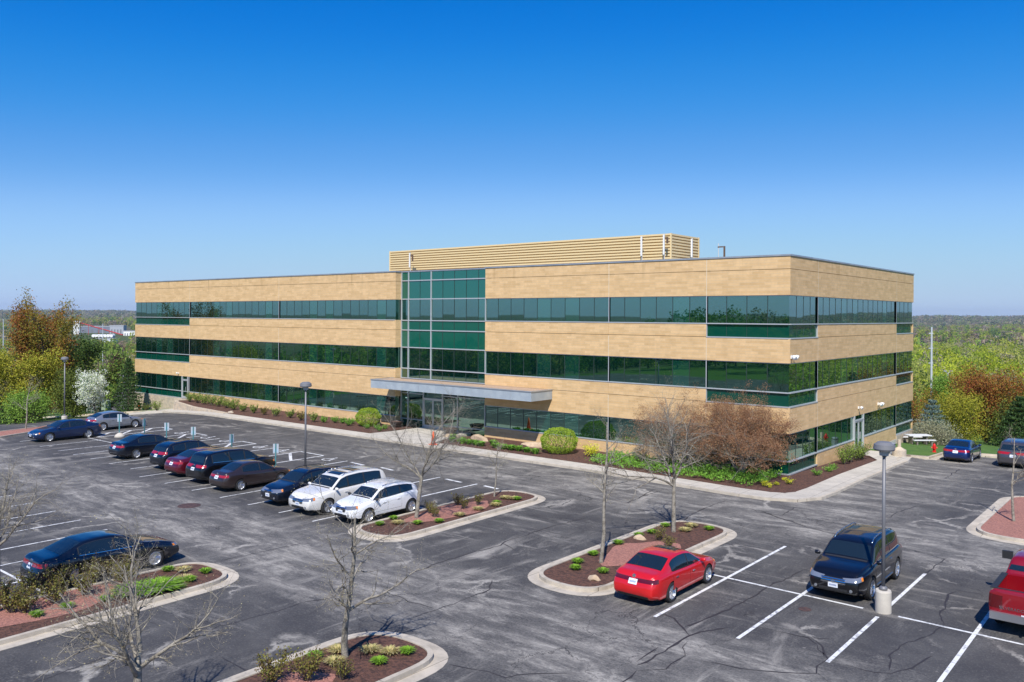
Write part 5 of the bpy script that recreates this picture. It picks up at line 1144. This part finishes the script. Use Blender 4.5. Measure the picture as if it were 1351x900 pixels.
dt(0, 470, 112, 34, 'olive yellow tree at the left edge of the photo', YG, 2000, 9, .22, 'yellow_tree', 105, base=.1, scatter=.45, multi=2)
dt(-45, 445, 115, 40, 'yellow green tree outside the left edge', YG, 700, 8, .25, 'yellow_tree', 106, base=.1, scatter=.45, multi=2)
dt(127, 499, 83.5, 27, 'white blossoming pear tree beyond the silver hatchback', WB, 620, 16, .13, 'blossom_tree', 107, base=.36, scatter=.13, bark=M_BARKD, shape=(1, 1, 1.1))
dt(42, 522, 80, 24, 'bright green low bush below the yellow trees at far left', BG_, 600, 9, .15, 'leafy_bush', 108, cat='bush', base=.02, scatter=.3, multi=5)
dt(22, 530, 80, 20, 'bright green low bush at the far left kerb', BG_, 500, 9, .15, 'leafy_bush', 109, cat='bush', base=.02, scatter=.3, multi=5)
dt(146, 455, 120, 15, 'plum coloured tree behind the white blossom tree', PL, 500, 9, .22, 'plum_tree', 110, base=.1, scatter=.35)
dt(133, 470, 118, 20, 'green tree left of the plum coloured tree', OG, 600, 9, .22, 'shrubby_tree', 111, base=.1, scatter=.4)
def spruce(p, h, r, seed, lab, m, name='spruce_tree', group=None, n=5200, ls=.22):
    g = np.random.default_rng(seed); t = T(name, p, 0, lab, 'tree', group)
    MB().tube((0, 0, -.2), (0, 0, h * .96), h * .02, .02, 8).build('trunk', M_BARKD, t)
    nl = int(h * 2.6); z = []; 
    lv = g.integers(0, nl, n); f = lv / nl; ba = g.integers(0, 11, n); az = ba * 2 * PI / 11 + lv * .83 + g.normal(size=n) * .10
    R = r * (1 - f) ** .85 * (1 + .13 * np.sin(ba * 3.1 + lv * 1.7)); rad = R * np.sqrt(g.uniform(.02, 1, n)); zz_ = h * (.05 + .93 * f) - rad * .22 + (rad / (R + .01)) ** 2 * .18 + g.normal(size=n) * .07
    wd = g.normal(size=n) * .10 * (.4 + rad); pts = np.stack([rad * np.cos(az) - wd * np.sin(az), rad * np.sin(az) + wd * np.cos(az), zz_], 1)
    quadcloud(pts, ls, g, 'needles', m, t, up=.8, asp=.4); return t
p = at(170, 0, 96); spruce(p, hgt(p, 168, 470), 2.0, 121, 'dark green spruce tight against the left end of the building', GS, n=7000)
p = at(-8, 0, 86); spruce(p, hgt(p, -8, 512), 1.6, 122, 'small dark spruce at the left edge below the yellow trees', GS)
for k, (px, py, hh) in enumerate(((148, 541, 1.9), (160, 540, 2.1), (169, 541, 1.7))):
    p = G(px, py - 4, .1); crown_tree(p, hh, hh * .55, 130 + k, ['grey leafless bush right of the white blossom tree', 'grey leafless bush midway between blossom tree and hydrant', 'grey leafless bush nearest the left hydrant'][k], GB, 130, 5, .07, 'twiggy_bush', cat='bush', base=.02, scatter=.18, multi=6, trunk_r=.02, bark=M_BARK)
# --- right background
dt(1302, 492, 78, 40, 'large rust red and olive spring tree behind the blue sedan', RG, 3800, 9, .15, 'russet_tree', 141, base=.05, scatter=.26, multi=7, splay=.5, upr=True)
dt(1268, 520, 74, 26, 'yellow green leafy shrub behind the blue sedan', YG, 2200, 9, .12, 'yellow_shrub', 142, cat='shrub', base=.02, scatter=.32, multi=5)
dt(1211, 508, 90, 13, 'rusty tall shrub against the right end of the building', RG, 600, 9, .15, 'russet_shrub', 143, cat='shrub', base=.05, scatter=.3, multi=3)
dt(1246, 500, 105, 22, 'green leafy tree between the pale pole and the rust red tree', BG_, 1500, 9, .17, 'shrubby_tree', 144, base=.1, scatter=.4)
p = at(1231, 0, 73); spruce(p, hgt(p, 1231, 524), 2.1, 145, 'small blue spruce right of the building', BS, n=4500, ls=.16)
p = at(1347, 0, 72); spruce(p, hgt(p, 1347, 520), 2.6, 146, 'dark pine at the right edge behind the graphite SUV', GS, n=7500)
p = at(1395, 0, 76); spruce(p, hgt(p, 1395, 500), 2.8, 147, 'dark pine just outside the right edge', GS, n=4500)
for k, (px, dd, tp) in enumerate(((1236, 69.5, 564), (1222, 71, 562), (1246, 68.5, 570))):
    dt(px, tp, dd, 14, ['grey green bush behind the picnic table', 'pale grey green bush at the corner of the stone wall', 'grey green bush beside the right hydrant'][k], GB, 420, 8, .10, 'twiggy_bush', 150 + k, cat='bush', base=.01, scatter=.25, multi=6, trunk_r=.03, bark=M_BARK)
for k, px in enumerate((1330, 1380, 1430)): dt(px, 545, 74 - k, 30, ['low green hedge tree behind the graphite SUV', 'green shrub outside the right edge', 'second green shrub outside the right edge'][k], OG, 600, 8, .17, 'shrubby_tree', 160 + k, base=.03, scatter=.35, multi=4)
# --- shrubs and bedding plants by the building
def ball_shrub(p, r, hh, seed, lab, m, n=8500, ls=.085, name='round_shrub'):
    g = np.random.default_rng(seed); t = T(name, p, 0, lab, 'shrub'); v = g.normal(size=(n, 3)); v /= np.linalg.norm(v, axis=1)[:, None]; pass
    lump = 1 + .035 * np.sin(v[:, 0] * 9 + seed) * np.cos(v[:, 1] * 8) + .03 * np.sin(v[:, 2] * 11)
    rr_ = (g.uniform(.80, 1.03, n) ** .5 * lump)[:, None]; pts = v * rr_ * np.array([r, r, hh * .54]); pts[:, 2] += hh * .48; pts = pts[pts[:, 2] > .04]
    quadcloud(pts, ls, g, 'leaves', m, t, up=.2)
    mb = MB()
    for k in range(9): a = k * .7; mb.tube((0, 0, -.05), (r * .6 * math.cos(a), r * .6 * math.sin(a), hh * .6), .03, .012, 5)
    mb.build('stems', M_BARKD, t); return t
BX = leafmat('clipped_yew', [(.19, .28, .02), (.25, .35, .03), (.13, .20, .015), (.29, .38, .04)], trans=.15)
ball_shrub(bz(-15.3, -2.35, .1), 1.28, 1.75, 201, 'large clipped round green shrub right of the long flat boulder', BX); ball_shrub(bz(-35.9, -1.75, .1), 1.05, 1.55, 202, 'clipped round green shrub left of the entrance canopy', BX)
YF = leafmat('yellow_flower', [(.62, .55, .02), (.75, .66, .04), (.40, .42, .04)], trans=.3); HG = leafmat('hosta_green', [(.13, .28, .03), (.19, .36, .05), (.08, .20, .02)], trans=.3)
def tuft(p, r, h, seed, lab, m, n=150, name='grass_tuft', cat='grass tuft', group=None, w_=.05, broad=False):
    q = random.Random(seed); mb = MB()
    for i in range(n):
        a = q.uniform(0, 2 * PI); rr0 = r * .45 * math.sqrt(q.random()); lean = q.uniform(.1, 1.0) * r; hh = h * q.uniform(.6, 1.1); w = w_ * q.uniform(.6, 1.2)
        c, s = math.cos(a), math.sin(a); x, y = rr0 * c, rr0 * s; a2 = a + q.uniform(-.5, .5); ex, ey = x + lean * math.cos(a2), y + lean * math.sin(a2)
        tx, ty = -math.sin(a2) * w / 2, math.cos(a2) * w / 2; mx_, my_ = (x + ex) / 2, (y + ey) / 2; zt = hh * (1 - .35 * lean / r)
        mb.add([(x - tx * .5, y - ty * .5, 0), (x + tx * .5, y + ty * .5, 0), (mx_ + tx * 1.2, my_ + ty * 1.2, hh * .7), (mx_ - tx * 1.2, my_ - ty * 1.2, hh * .7), (ex, ey, zt)], [(0, 1, 2, 3), (3, 2, 4)])
    o = mb.build(name, m); o.location = p; return tag(o, lab, cat, group)
def bush(p, r, h, seed, lab, m, n=700, ls=.08, name='small_shrub', group=None, cat='shrub'):
    g = np.random.default_rng(seed); t = T(name, p, 0, lab, cat, group); mb = MB(); q = random.Random(seed); pts = []
    for k in range(26):
        a = q.uniform(0, 2 * PI); e = Vector((r * q.uniform(.2, .95) * math.cos(a), r * q.uniform(.2, .95) * math.sin(a), h * q.uniform(.55, 1.0))); mb.tube((0, 0, -.05), e, .012, .006, 4, cap=False)
        m_ = max(4, n // 26); u = g.uniform(.35, 1.0, m_)[:, None]; pts.append(np.array(e)[None] * u + g.normal(size=(m_, 3)) * r * .10)
    mb.build('stems', M_BARKD, t); pts = np.concatenate(pts); pts = pts[pts[:, 2] > .03]; quadcloud(pts, ls, g, 'leaves', m, t, up=.3); return t
HD = [(-65.15, -1.5), (-63.4, -1.6), (-61.6, -1.8), (-60.1, -1.9), (-58.6, -2.0), (-56.8, -2.2), (-54.9, -2.6), (-52.8, -2.9), (-50.9, -3.0), (-49.1, -3.1), (-47.3, -3.1), (-45.3, -2.9), (-43.1, -3.3), (-41.4, -3.3)]
ORD = ['first', 'second', 'third', 'fourth', 'fifth', 'sixth', 'seventh', 'eighth', 'ninth', 'tenth', 'eleventh', 'twelfth', 'thirteenth', 'fourteenth', 'fifteenth', 'sixteenth']
SH = leafmat('shrub_green', [(.12, .18, .03), (.18, .25, .04), (.08, .12, .02)], trans=.2); SR = leafmat('barberry', [(.16, .15, .03), (.11, .06, .03), (.20, .20, .04), (.08, .08, .02)], trans=.2)
for k, (x, y) in enumerate(HD):
    bg_ = k < 7; bush(Vector((x, y, max(-.04, H(x, y) + .12))), .85 if bg_ else .62, 1.15 if bg_ else .85, 300 + k, ORD[k] + ' shrub from the left in the row before the left wing', SH if bg_ else (SH if k % 3 else SR), 700 if bg_ else 420, .11, 'hedge_shrub', 'row of shrubs before the left wing')
for k, (x, y) in enumerate(((-40.4, -2.9), (-39.5, -2.4), (-38.7, -2.2), (-37.8, -2.0), (-37.1, -2.9))):
    bush(bz(x, y), .5, .55, 330 + k, ORD[k] + ' low bright green plant left of the round shrub by the canopy', HG, 420, .09, 'low_plant', 'low green plants left of the entrance')
for k, (x, y) in enumerate(((-34.6, -3.0), (-33.9, -2.6), (-33.1, -2.4), (-32.8, -3.3))): bush(bz(x, y), .42, .4, 340 + k, ORD[k] + ' low green plant from the left beside the entrance walk', HG, 300, .08, 'low_plant', 'low green plants left of the entrance')
HO = [(-25.3, -2.5), (-24.2, -3.7), (-23.6, -3.2), (-23.2, -3.7), (-22.5, -3.7), (-21.9, -3.6), (-21.3, -3.7), (-21.0, -2.7), (-19.95, -3.6), (-19.2, -3.7), (-18.5, -3.7), (-17.9, -3.6), (-17.1, -3.7), (-16.3, -3.75)]
for k, (x, y) in enumerate(HO): tuft(bz(x, y), .38, .42, 360 + k, ORD[k] + ' leafy green clump from the entrance along the right bed edge', HG, 70, 'hosta', 'plant', 'leafy clumps along the bed edge right of the entrance', .12)
bush(bz(-12.6, -2.2), .95, .85, 380, 'bright yellow flowering shrub right of the large round shrub', YF, 900, .08, 'yellow_shrub')
for k, (x, y, r) in enumerate(((.15, -4.0, .35), (.55, -4.3, .3), (1.0, -2.6, .42), (.55, -3.3, .2), (.35, -1.7, .2))): bush(bz(x, y), r, r * .9, 385 + k, ['small yellow flower clump at the left of the corner bed', 'small yellow flower clump nearest the walk at the corner bed', 'largest yellow flower clump on the right side of the corner', 'tiny yellow flower clump between the two larger corner clumps', 'tiny orange yellow flower clump against the corner glass'][k], YF, 260, .06, 'yellow_flowers', 'yellow flowers round the corner bed', 'flowers')
for k, (x, y, r) in enumerate(((1.05, 6.7, .75), (1.05, 7.9, .8), (1.1, 9.0, .8), (1.1, 10.0, .75))): bush(bz(x, y, .1), r, 1.25, 392 + k, ORD[k] + ' grey green shrub from the corner in the clump before the side door', SH, 800, .09, 'side_shrub', 'shrubs before the side door')
for k, (x, y) in enumerate(((1.25, 1.2), (1.3, 3.0), (1.2, 4.0))): bush(bz(x, y), .45, .35, 397 + k, ORD[k] + ' low green plant from the corner in the side bed', HG, 260, .08, 'low_plant', 'low plants in the side bed')
bush(bz(.9, 15.3), .45, .5, 401, 'yellow flower clump beside the side walk at the lawn edge', YF, 260, .06, 'yellow_flowers', 'yellow flowers round the corner bed', 'flowers')
bush(Vector((-66.9, -4.2, H(-67, -4.2) + .1)), .95, 1.25, 402, 'bright green rounded bush by the left trash bin', SH, 700, .1, 'leafy_bush'); bush(Vector((-70.4, -3.6, H(-70, -3.6) + .1)), .6, .8, 403, 'small dark green bush between hydrant and the left trash bin', OG, 400, .1, 'leafy_bush')
# ground cover under the crabapples
g = np.random.default_rng(77); gp = []
GP = [(-11.9, -.6), (-11.9, -4.3), (-9, -4.6), (-4, -4.75), (-.6, -4.7), (.1, -3.9), (-.2, -.5)]
while len(gp) < 9000:
    x, y = g.uniform(-12, .2), g.uniform(-4.8, -.4)
    if inpoly(x, y, GP) and math.sin(x * 2.3) * math.sin(y * 2.9 + x) > -.75: gp.append((x, y, H(x, y) + .13 + abs(g.normal()) * .13 + .12 * (math.sin(x * 3.1) * math.sin(y * 3.7) + 1)))
quadcloud(np.array(gp), .13, g, 'ground_cover', HG, up=.9, label='leafy green ground cover below the reddish crabapples', cat='ground cover', kind='stuff')
# island planting
GR = leafmat('fresh_grass', [(.16, .30, .02), (.22, .38, .04), (.10, .20, .02)], trans=.3); GY = leafmat('straw_grass', [(.42, .34, .15), (.50, .42, .20), (.25, .28, .08)], trans=.3)
def isl(zs, lab, grp, seed):
    c = {}
    for k, (px, py, kind_) in enumerate(zs):
        p = G(px, py, .12); c[kind_] = c.get(kind_, 0) + 1; o_ = ORD[c[kind_] - 1]
        if kind_ == 'g': tuft(p, .23, .19, seed + k, '%s fresh green grass tuft from the left in %s' % (o_, lab), GR, 260, group='grass tufts in ' + grp, w_=.025)
        elif kind_ == 'y': tuft(p, .30, .17, seed + k, '%s straw coloured grass tuft from the left in %s' % (o_, lab), GY, 260, name='straw_tuft', group='straw tufts in ' + grp, w_=.025)
        elif kind_ == 'b': bush(p, .38, .62, seed + k, '%s olive and red barberry bush from the left in %s' % (o_, lab), SR, 420, .06, 'barberry_bush', 'barberry bushes in ' + grp)
        elif kind_ == 'B': bush(p, .62, .85, seed + k, '%s big olive barberry bush from the left in %s' % (o_, lab), SR, 900, .07, 'barberry_bush', 'barberry bushes in ' + grp)
        elif kind_ == 'r': rock(p, .3, .2, .18, '%s pale rock from the left in %s' % (o_, lab), M_BOUL, seed + k, 'rocks in ' + grp)
        elif kind_ == 'L': tuft(p, .8, .3, seed + k, '%s sprawling lime green plant from the left in %s' % (o_, lab), GR, 700, 'lime_plant', 'plant', 'plants in ' + grp, .04)
def zk(o, s, L): return [(o[0] + a / s, o[1] + b / s, k) for a, b, k in L]
isl(zk((540, 560), 6.43, [(70, 845, 'g'), (170, 755, 'b'), (215, 785, 'b'), (255, 830, 'g'), (410, 685, 'b'), (430, 775, 'y'), (465, 715, 'b'), (580, 685, 'b'), (585, 725, 'y'), (740, 675, 'g'), (735, 690, 'y'), (815, 630, 'y'), (885, 635, 'y'), (918, 640, 'g')]) + zk((340, 580), 5.625, [(905, 635, 'g'), (1010, 592, 'g'), (1040, 625, 'y')]), 'the island beside the white crossover', 'the island beside the white crossover', 500)
isl(zk((700, 640), 3.461, [(205, 385, 'g'), (215, 355, 'g'), (285, 320, 'g'), (290, 430, 'r'), (330, 400, 'g'), (400, 270, 'g'), (493, 235, 'g'), (500, 245, 'r'), (555, 220, 'g'), (585, 250, 'b'), (630, 290, 'b'), (615, 190, 'g'), (705, 210, 'y'), (735, 190, 'y'), (815, 205, 'g')]), 'the island beside the red sedan', 'the island beside the red sedan', 530)
isl(zk((290, 680), 4.09, [(285, 900, 'B'), (470, 890, 'B'), (510, 770, 'g'), (640, 735, 'y'), (615, 800, 'y'), (660, 885, 'b'), (810, 735, 'y'), (860, 800, 'g'), (920, 745, 'y'), (1012, 745, 'g')]), 'the bottom centre island', 'the bottom centre island', 560)
isl(zk((0, 680), 4.09, [(10, 480, 'B'), (60, 525, 'B'), (150, 440, 'B'), (130, 525, 'B'), (300, 475, 'B'), (310, 400, 'B'), (450, 430, 'B'), (500, 360, 'B'), (640, 350, 'B'), (680, 380, 'B'), (200, 545, 'g'), (365, 500, 'g'), (570, 460, 'g'), (740, 420, 'L'), (860, 400, 'L'), (1025, 355, 'g'), (1000, 345, 'y'), (1110, 310, 'g'), (905, 300, 'g'), (990, 300, 'y')]), 'the island below the black blue sedan', 'the lower left island', 590)

# ------------------------------------------------------------------ far woods: one mass each
def wood(name, sector, d0, d1, count, nf, ls, lab, seed, hr=(8, 12), south=False, cr_=(.32, .5), pal=None, centre=None, keep=None):
    g = np.random.default_rng(seed); V = []; Cc = []; n = 0
    pal = np.array(pal or [(.24, .28, .05), (.29, .31, .06), (.18, .24, .05), (.26, .22, .12), (.27, .23, .17), (.19, .27, .06), (.11, .16, .05), (.31, .29, .09), (.24, .18, .14)])
    c0 = centre or (CAM.x, CAM.y); tr = MB()
    while n < count:
        a = g.uniform(*sector); d = math.sqrt(g.uniform(d0 * d0, d1 * d1)); x = c0[0] - math.sin(a) * d; y = c0[1] + math.cos(a) * d
        if keep and not keep(x, y): continue
        if math.sin(x / 47 + 1) * math.cos(y / 61) + .5 * math.sin(x / 19) * math.cos(y / 23) < -.75: n += .2; continue
        n += 1; h = g.uniform(*hr); r = h * g.uniform(*cr_); z = H(x, y); m = int(nf); k = g.integers(0, len(pal)); k = int(k)
        u = g.normal(size=(m, 3)); u /= np.linalg.norm(u, axis=1)[:, None]; lump = 1 + .25 * np.sin(u[:, 0] * 5 + x) * np.cos(u[:, 1] * 4 + y) + .15 * np.sin(u[:, 2] * 7 + x)
        rad = g.uniform(.55, 1.0, m) ** .4 * lump; pts = u * rad[:, None] * np.array([r, r, h * .46]); pts[:, 2] += h * .54
        pts = pts[pts[:, 2] > h * .04] + np.array([x, y, z]); V.append(pts); Cc.append(np.repeat((pal[k] * g.uniform(.8, 1.2))[None], len(pts), 0))
        if d < 260: tr.tube((x, y, z - .3), (x, y, z + h * .7), h * .018, h * .008, 5, cap=False)
    pts = np.concatenate(V); cc = np.concatenate(Cc); o = quadcloud(pts, ls, g, name, woodmat(), up=1.1, asp=.7)
    at_ = o.data.color_attributes.new('tone', 'FLOAT_COLOR', 'CORNER'); arr = np.ones((len(pts), 4, 4), np.float32); arr[:, :, :3] = cc[:, None, :] * 1.5 * g.uniform(.85, 1.15, (len(pts), 1, 1)); at_.data.foreach_set('color', arr.ravel())
    tag(o, lab, 'woodland', kind='stuff')
    if tr.v: b = tr.build('trunks', M_BARKD, o)
    return o
def woodmat():
    if 'wood' in MATS: return MATS['wood']
    m = bpy.data.materials.new('woodland'); m.use_nodes = True; nt = m.node_tree; b = nt.nodes['Principled BSDF']; a = nd(nt, 'ShaderNodeVertexColor', layer_name='tone')
    nt.links.new(a.outputs[0], b.inputs['Base Color']); b.inputs['Roughness'].default_value = .9; b.inputs['Specular IOR Level'].default_value = .1; tr_ = nd(nt, 'ShaderNodeBsdfTranslucent'); nt.links.new(a.outputs[0], tr_.inputs[0]); ms = nd(nt, 'ShaderNodeMixShader'); ms.inputs[0].default_value = .45; nt.links.new(b.outputs[0], ms.inputs[1]); nt.links.new(tr_.outputs[0], ms.inputs[2]); nt.links.new(ms.outputs[0], nt.nodes['Material Output'].inputs['Surface']); MATS['wood'] = m; return m
rd = math.radians
nokeep = lambda x, y: not (-95 < x < 62 and -95 < y < 42)
def keepL(x, y):                                          # leave the industrial yard and the mown field open
    d = depth((x, y, 0)); px = CX + (Vector((x, y, 0)) - CAM).dot(RV) / max(1, d) * FOC
    if 140 < px < 182 and 120 < d < 330: return False
    if 85 < px < 175 and 800 < d < 1750: return False
    return nokeep(x, y)
GRN = [(.26, .30, .03), (.32, .35, .04), (.22, .28, .03), (.28, .30, .08), (.22, .30, .04), (.33, .32, .08), (.30, .27, .16)]
wood('near_wood', (rd(-22), rd(19)), 112, 230, 170, 2400, .32, 'yellow green spring wood beyond the lot on the right', 1, pal=GRN, hr=(8, 11.5), keep=nokeep)
wood('near_wood', (rd(56), rd(82)), 125, 260, 120, 1100, .45, 'spring wood beyond the lot on the left', 2, hr=(7, 10), keep=keepL)
wood('middle_wood', (rd(-22), rd(20)), 230, 700, 900, 420, .85, 'yellow green and brown woodland in the middle distance on the right', 3, pal=GRN, keep=nokeep)
wood('middle_wood', (rd(55), rd(84)), 260, 900, 750, 330, 1.0, 'spring woodland in the middle distance on the left', 4, keep=keepL, hr=(6, 9))
wood('far_wood', (rd(-20), rd(20)), 700, 2600, 2400, 100, 2.2, 'distant woodland toward the hills on the right', 5, hr=(9, 13))
wood('far_wood', (rd(54), rd(84)), 900, 2800, 2200, 90, 2.2, 'distant woodland toward the hills on the left', 6, keep=keepL, hr=(8, 12))
wood('hill_wood', (rd(-20), rd(20)), 2600, 6500, 4200, 26, 5.5, 'wooded hills on the right horizon', 7, hr=(12, 18), cr_=(.6, 1.0), pal=[(.19, .18, .12), (.24, .21, .15), (.16, .19, .10), (.28, .24, .17), (.12, .15, .10), (.20, .23, .10)])
wood('hill_wood', (rd(54), rd(84)), 2800, 6500, 3800, 26, 5.5, 'wooded hills on the left horizon', 8, hr=(12, 18), cr_=(.6, 1.0), pal=[(.19, .18, .12), (.24, .21, .15), (.16, .19, .10), (.28, .24, .17), (.12, .15, .10), (.20, .23, .10)])
# woods behind the camera and to the side, seen mirrored in the glass
DK = [(.12, .20, .04), (.17, .25, .04), (.08, .14, .03), (.22, .24, .06), (.18, .17, .09)]
wood('rear_wood', (0, 2 * PI), 1, 110, 300, 1300, .5, 'green wood across the road behind the viewer', 9, hr=(7, 11), pal=DK, centre=(-60, -190), keep=lambda x, y: y < -84 + 7 * math.sin(x / 17))
wood('rear_wood', (0, 2 * PI), 1, 90, 140, 1200, .5, 'green wood behind the viewer to the right', 10, hr=(7, 11), pal=DK, centre=(45, -165), keep=lambda x, y: y < -88)
wood('rear_wood', (0, 2 * PI), 1, 100, 230, 700, .8, 'green wood far behind the viewer to the left', 12, hr=(8, 12), pal=DK, centre=(-190, -165), keep=lambda x, y: y < -80)
wood('side_wood', (0, 2 * PI), 1, 75, 150, 600, .6, 'green wood east of the lot', 11, hr=(8, 13), pal=DK, centre=(135, 90), keep=nokeep)
# ------------------------------------------------------------------ far structures
def farbox(name, px0, px1, pytop, pybase, dep, m, lab, cat, roof=None, parts=None):
    p0 = at((px0 + px1) / 2, 0, dep); wd_ = (px1 - px0) * dep / FOC; zb = zat(pybase, (px0 + px1) / 2, p0); zt = zat(pytop, (px0 + px1) / 2, p0)
    t = T(name, (p0.x, p0.y, min(zb, H(p0.x, p0.y))), YAW, lab, cat); b = t.location.z; h = zt - b
    MB().box((-wd_ / 2, 0, -1), (wd_ / 2, wd_ * .5, h)).build('wall', m, t)
    MB().box((-wd_ / 2 - .4, -.4, h), (wd_ / 2 + .4, wd_ * .5 + .4, h + .06 * h + .2)).build('roof', roof or P('far_roof', (.42, .43, .45), .6), t)
    d = MB()
    for k in range(4): x = -wd_ * .4 + k * wd_ * .22; d.box((x, -.12, 0), (x + wd_ * .09, 0, h * .55))
    d.build('bay_door', P('far_door', (.16, .17, .19), .6), t); return t
MW = P('far_white', (.80, .80, .79), .6); MG = P('far_grey', (.36, .38, .42), .6); MRD = P('far_red', (.42, .05, .04), .6)
farbox('industrial_shed', 107, 146, 431, 438, 1330, P('far_blue_grey', (.17, .19, .24), .6), 'long dark blue grey shed behind the white silos', 'industrial building')
farbox('industrial_shed', 145, 163, 430, 438, 1300, MG, 'grey shed at the right end of the long dark shed', 'industrial building')
farbox('industrial_shed', 163, 178, 437, 442, 1200, MW, 'white low shed beside the building edge at left', 'industrial building')
farbox('industrial_shed', 127, 150, 447, 455, 900, P('far_pale', (.55, .58, .64), .6), 'pale grey shed with dark doors below the white tanks', 'industrial building')
farbox('industrial_shed', 26, 46, 443, 448, 1250, MW, 'white low shed left of the russet tree', 'industrial building'); farbox('industrial_shed', 60, 98, 441, 446, 1280, MW, 'white long shed seen through the russet tree', 'industrial building')
farbox('industrial_shed', 17, 21, 437, 445, 1300, MW, 'small white block at the far left', 'industrial building'); farbox('far_tower', 160.5, 163, 417, 426, 3300, MW, 'white tower on the left horizon', 'tower')
for k, (px, lab) in enumerate(((99.2, 'left one of the two tall white silos'), (103.8, 'right one of the two tall white silos'))):
    p = at(px, 0, 1250); zt = zat(423.5, px, p); t = T('silo', p, 0, lab, 'silo', 'white silos'); h = zt - p.z
    MB().lathe([(2.35, -1), (2.35, h - 1.0), (1.2, h), (.001, h + .1)], 20).build('tank', MW, t); MB().tube((-2.5, -.6, 0), (-2.5, -.6, h), .15, .15, 6).build('ladder', MG, t)
for k in range(7):
    px = 123 + k * 4.0; p = at(px, 0, 960); z = zat(445, px, p); t = T('bulk_tank', (p.x, p.y, p.z), YAW, ORD[k] + ' white round topped tank from the left in the tank row', 'tank', 'row of white bulk tanks')
    h = zat(441.2, px, p) - p.z; MB().tube((0, 0, h - 1.7), (0, 6, h - 1.7), 1.75, 1.75, 14).build('tank', MW, t); MB().box((-1.5, .5, 0), (-1.1, 5.5, h - 1.7)).box((1.1, .5, 0), (1.5, 5.5, h - 1.7)).build('support', MG, t)
p0 = at(106, 0, 1240); p1 = at(162, 0, 1180); a = Vector((p0.x, p0.y, zat(426, 106, p0))); b = Vector((p1.x, p1.y, zat(442, 162, p1)))
t = T('conveyor', p0, 0, 'long red conveyor sloping down from the white silos', 'conveyor'); MB().tube(a - p0, b - p0, .9, .9, 6).build('belt_gallery', MRD, t)
for k in range(3): q_ = a.lerp(b, .2 + .25 * k) - p0; MB().tube((q_.x, q_.y, H(p0.x, p0.y) - p0.z - 3), q_, .35, .35, 5).build('leg', MRD, t)
def pole(px, top, dep, lab, r=.3, arms=0, name='utility_pole', cat='utility pole'):
    p = at(px, 0, dep); t = T(name, p, YAW, lab, cat); h = hgt(p, px, top); MB().tube((0, 0, -.5), (0, 0, h), r, r * .6, 8).build('pole', P('pale_steel', (.55, .58, .62), .5, .2), t)
    for k in range(arms): z = h - .8 - k * (h * .14); MB().box((-2.2 * r, -.05, z - .05), (.2, .05, z + .05)).build('crossarm', MATS['pale_steel'], t)
    return t
pole(1229.3, 431.5, 106, 'tall pale steel utility pole above the trees right of the building', .17, 3); pole(4.5, 421, 620, 'thin pale pole at the far left', .35, 1); pole(135.8, 427, 430, 'thin pale pole in front of the white tanks', .22, 1)
p = at(1251, 0, 106); t = T('traffic_signal', p, YAW + .25, 'pale traffic signal mast with yellow signal heads among the trees at right', 'traffic signal'); h = hgt(p, 1251, 492); ha = hgt(p, 1256, 510)
MB().tube((0, 0, 0), (0, 0, h), .07, .05, 8).tube((-.6, 0, ha), (1.75, 0, ha + .3), .09, .07, 8).build('mast', MATS['pale_steel'], t)
for s in (-1, 1): MB().tube((0, 0, h - .1), (s * .45, 0, h + .2), .03, .03, 6).box((s * .45 - .18, -.1, h + .18), (s * .45 + .18, .1, h + .27)).build('lamp_head', MATS['pale_steel'], t)
for x in (.1, .75, 1.45): MB().box((x - .10, -.18, ha - .25), (x + .10, -.05, ha + .35)).build('signal_head', P('signal_yellow', (.65, .36, .03), .5), t)
p = at(152, 0, 125); t = T('garden_shed', p, YAW + .5, 'small grey lilac shed behind the white blossom tree', 'shed'); hz_ = hgt(p, 152, 497)
MB().box((-1.6, -1.2, -.5), (1.6, 1.2, hz_ - .5)).build('wall', P('lilac_board', (.27, .25, .33), .8), t); MB().add([(-1.8, -1.4, hz_ - .5), (1.8, -1.4, hz_ - .5), (1.8, 1.4, hz_ - .5), (-1.8, 1.4, hz_ - .5), (-1.8, 0, hz_ + .4), (1.8, 0, hz_ + .4)], [(0, 1, 5, 4), (2, 3, 4, 5), (0, 4, 3), (1, 2, 5), (0, 3, 2, 1)]).build('roof', P('lilac_roof', (.33, .31, .38), .8), t)
# ------------------------------------------------------------------ air
hz = MB().box((-9300, -9300, -60), (9300, 9300, 95)).build('haze', None or P('haze_tmp', (1, 1, 1)), kind='stuff'); hz['label'] = 'thin spring haze over the valley'; hz['category'] = 'haze'
m = bpy.data.materials.new('haze'); m.use_nodes = True; nt = m.node_tree; nt.nodes.remove(nt.nodes['Principled BSDF']); v = nd(nt, 'ShaderNodeVolumePrincipled'); v.inputs['Density'].default_value = .00006; v.inputs['Color'].default_value = (.72, .82, 1, 1); v.inputs['Anisotropy'].default_value = .2
nt.links.new(v.outputs[0], nt.nodes['Material Output'].inputs['Volume']); hz.data.materials.clear(); hz.data.materials.append(m)
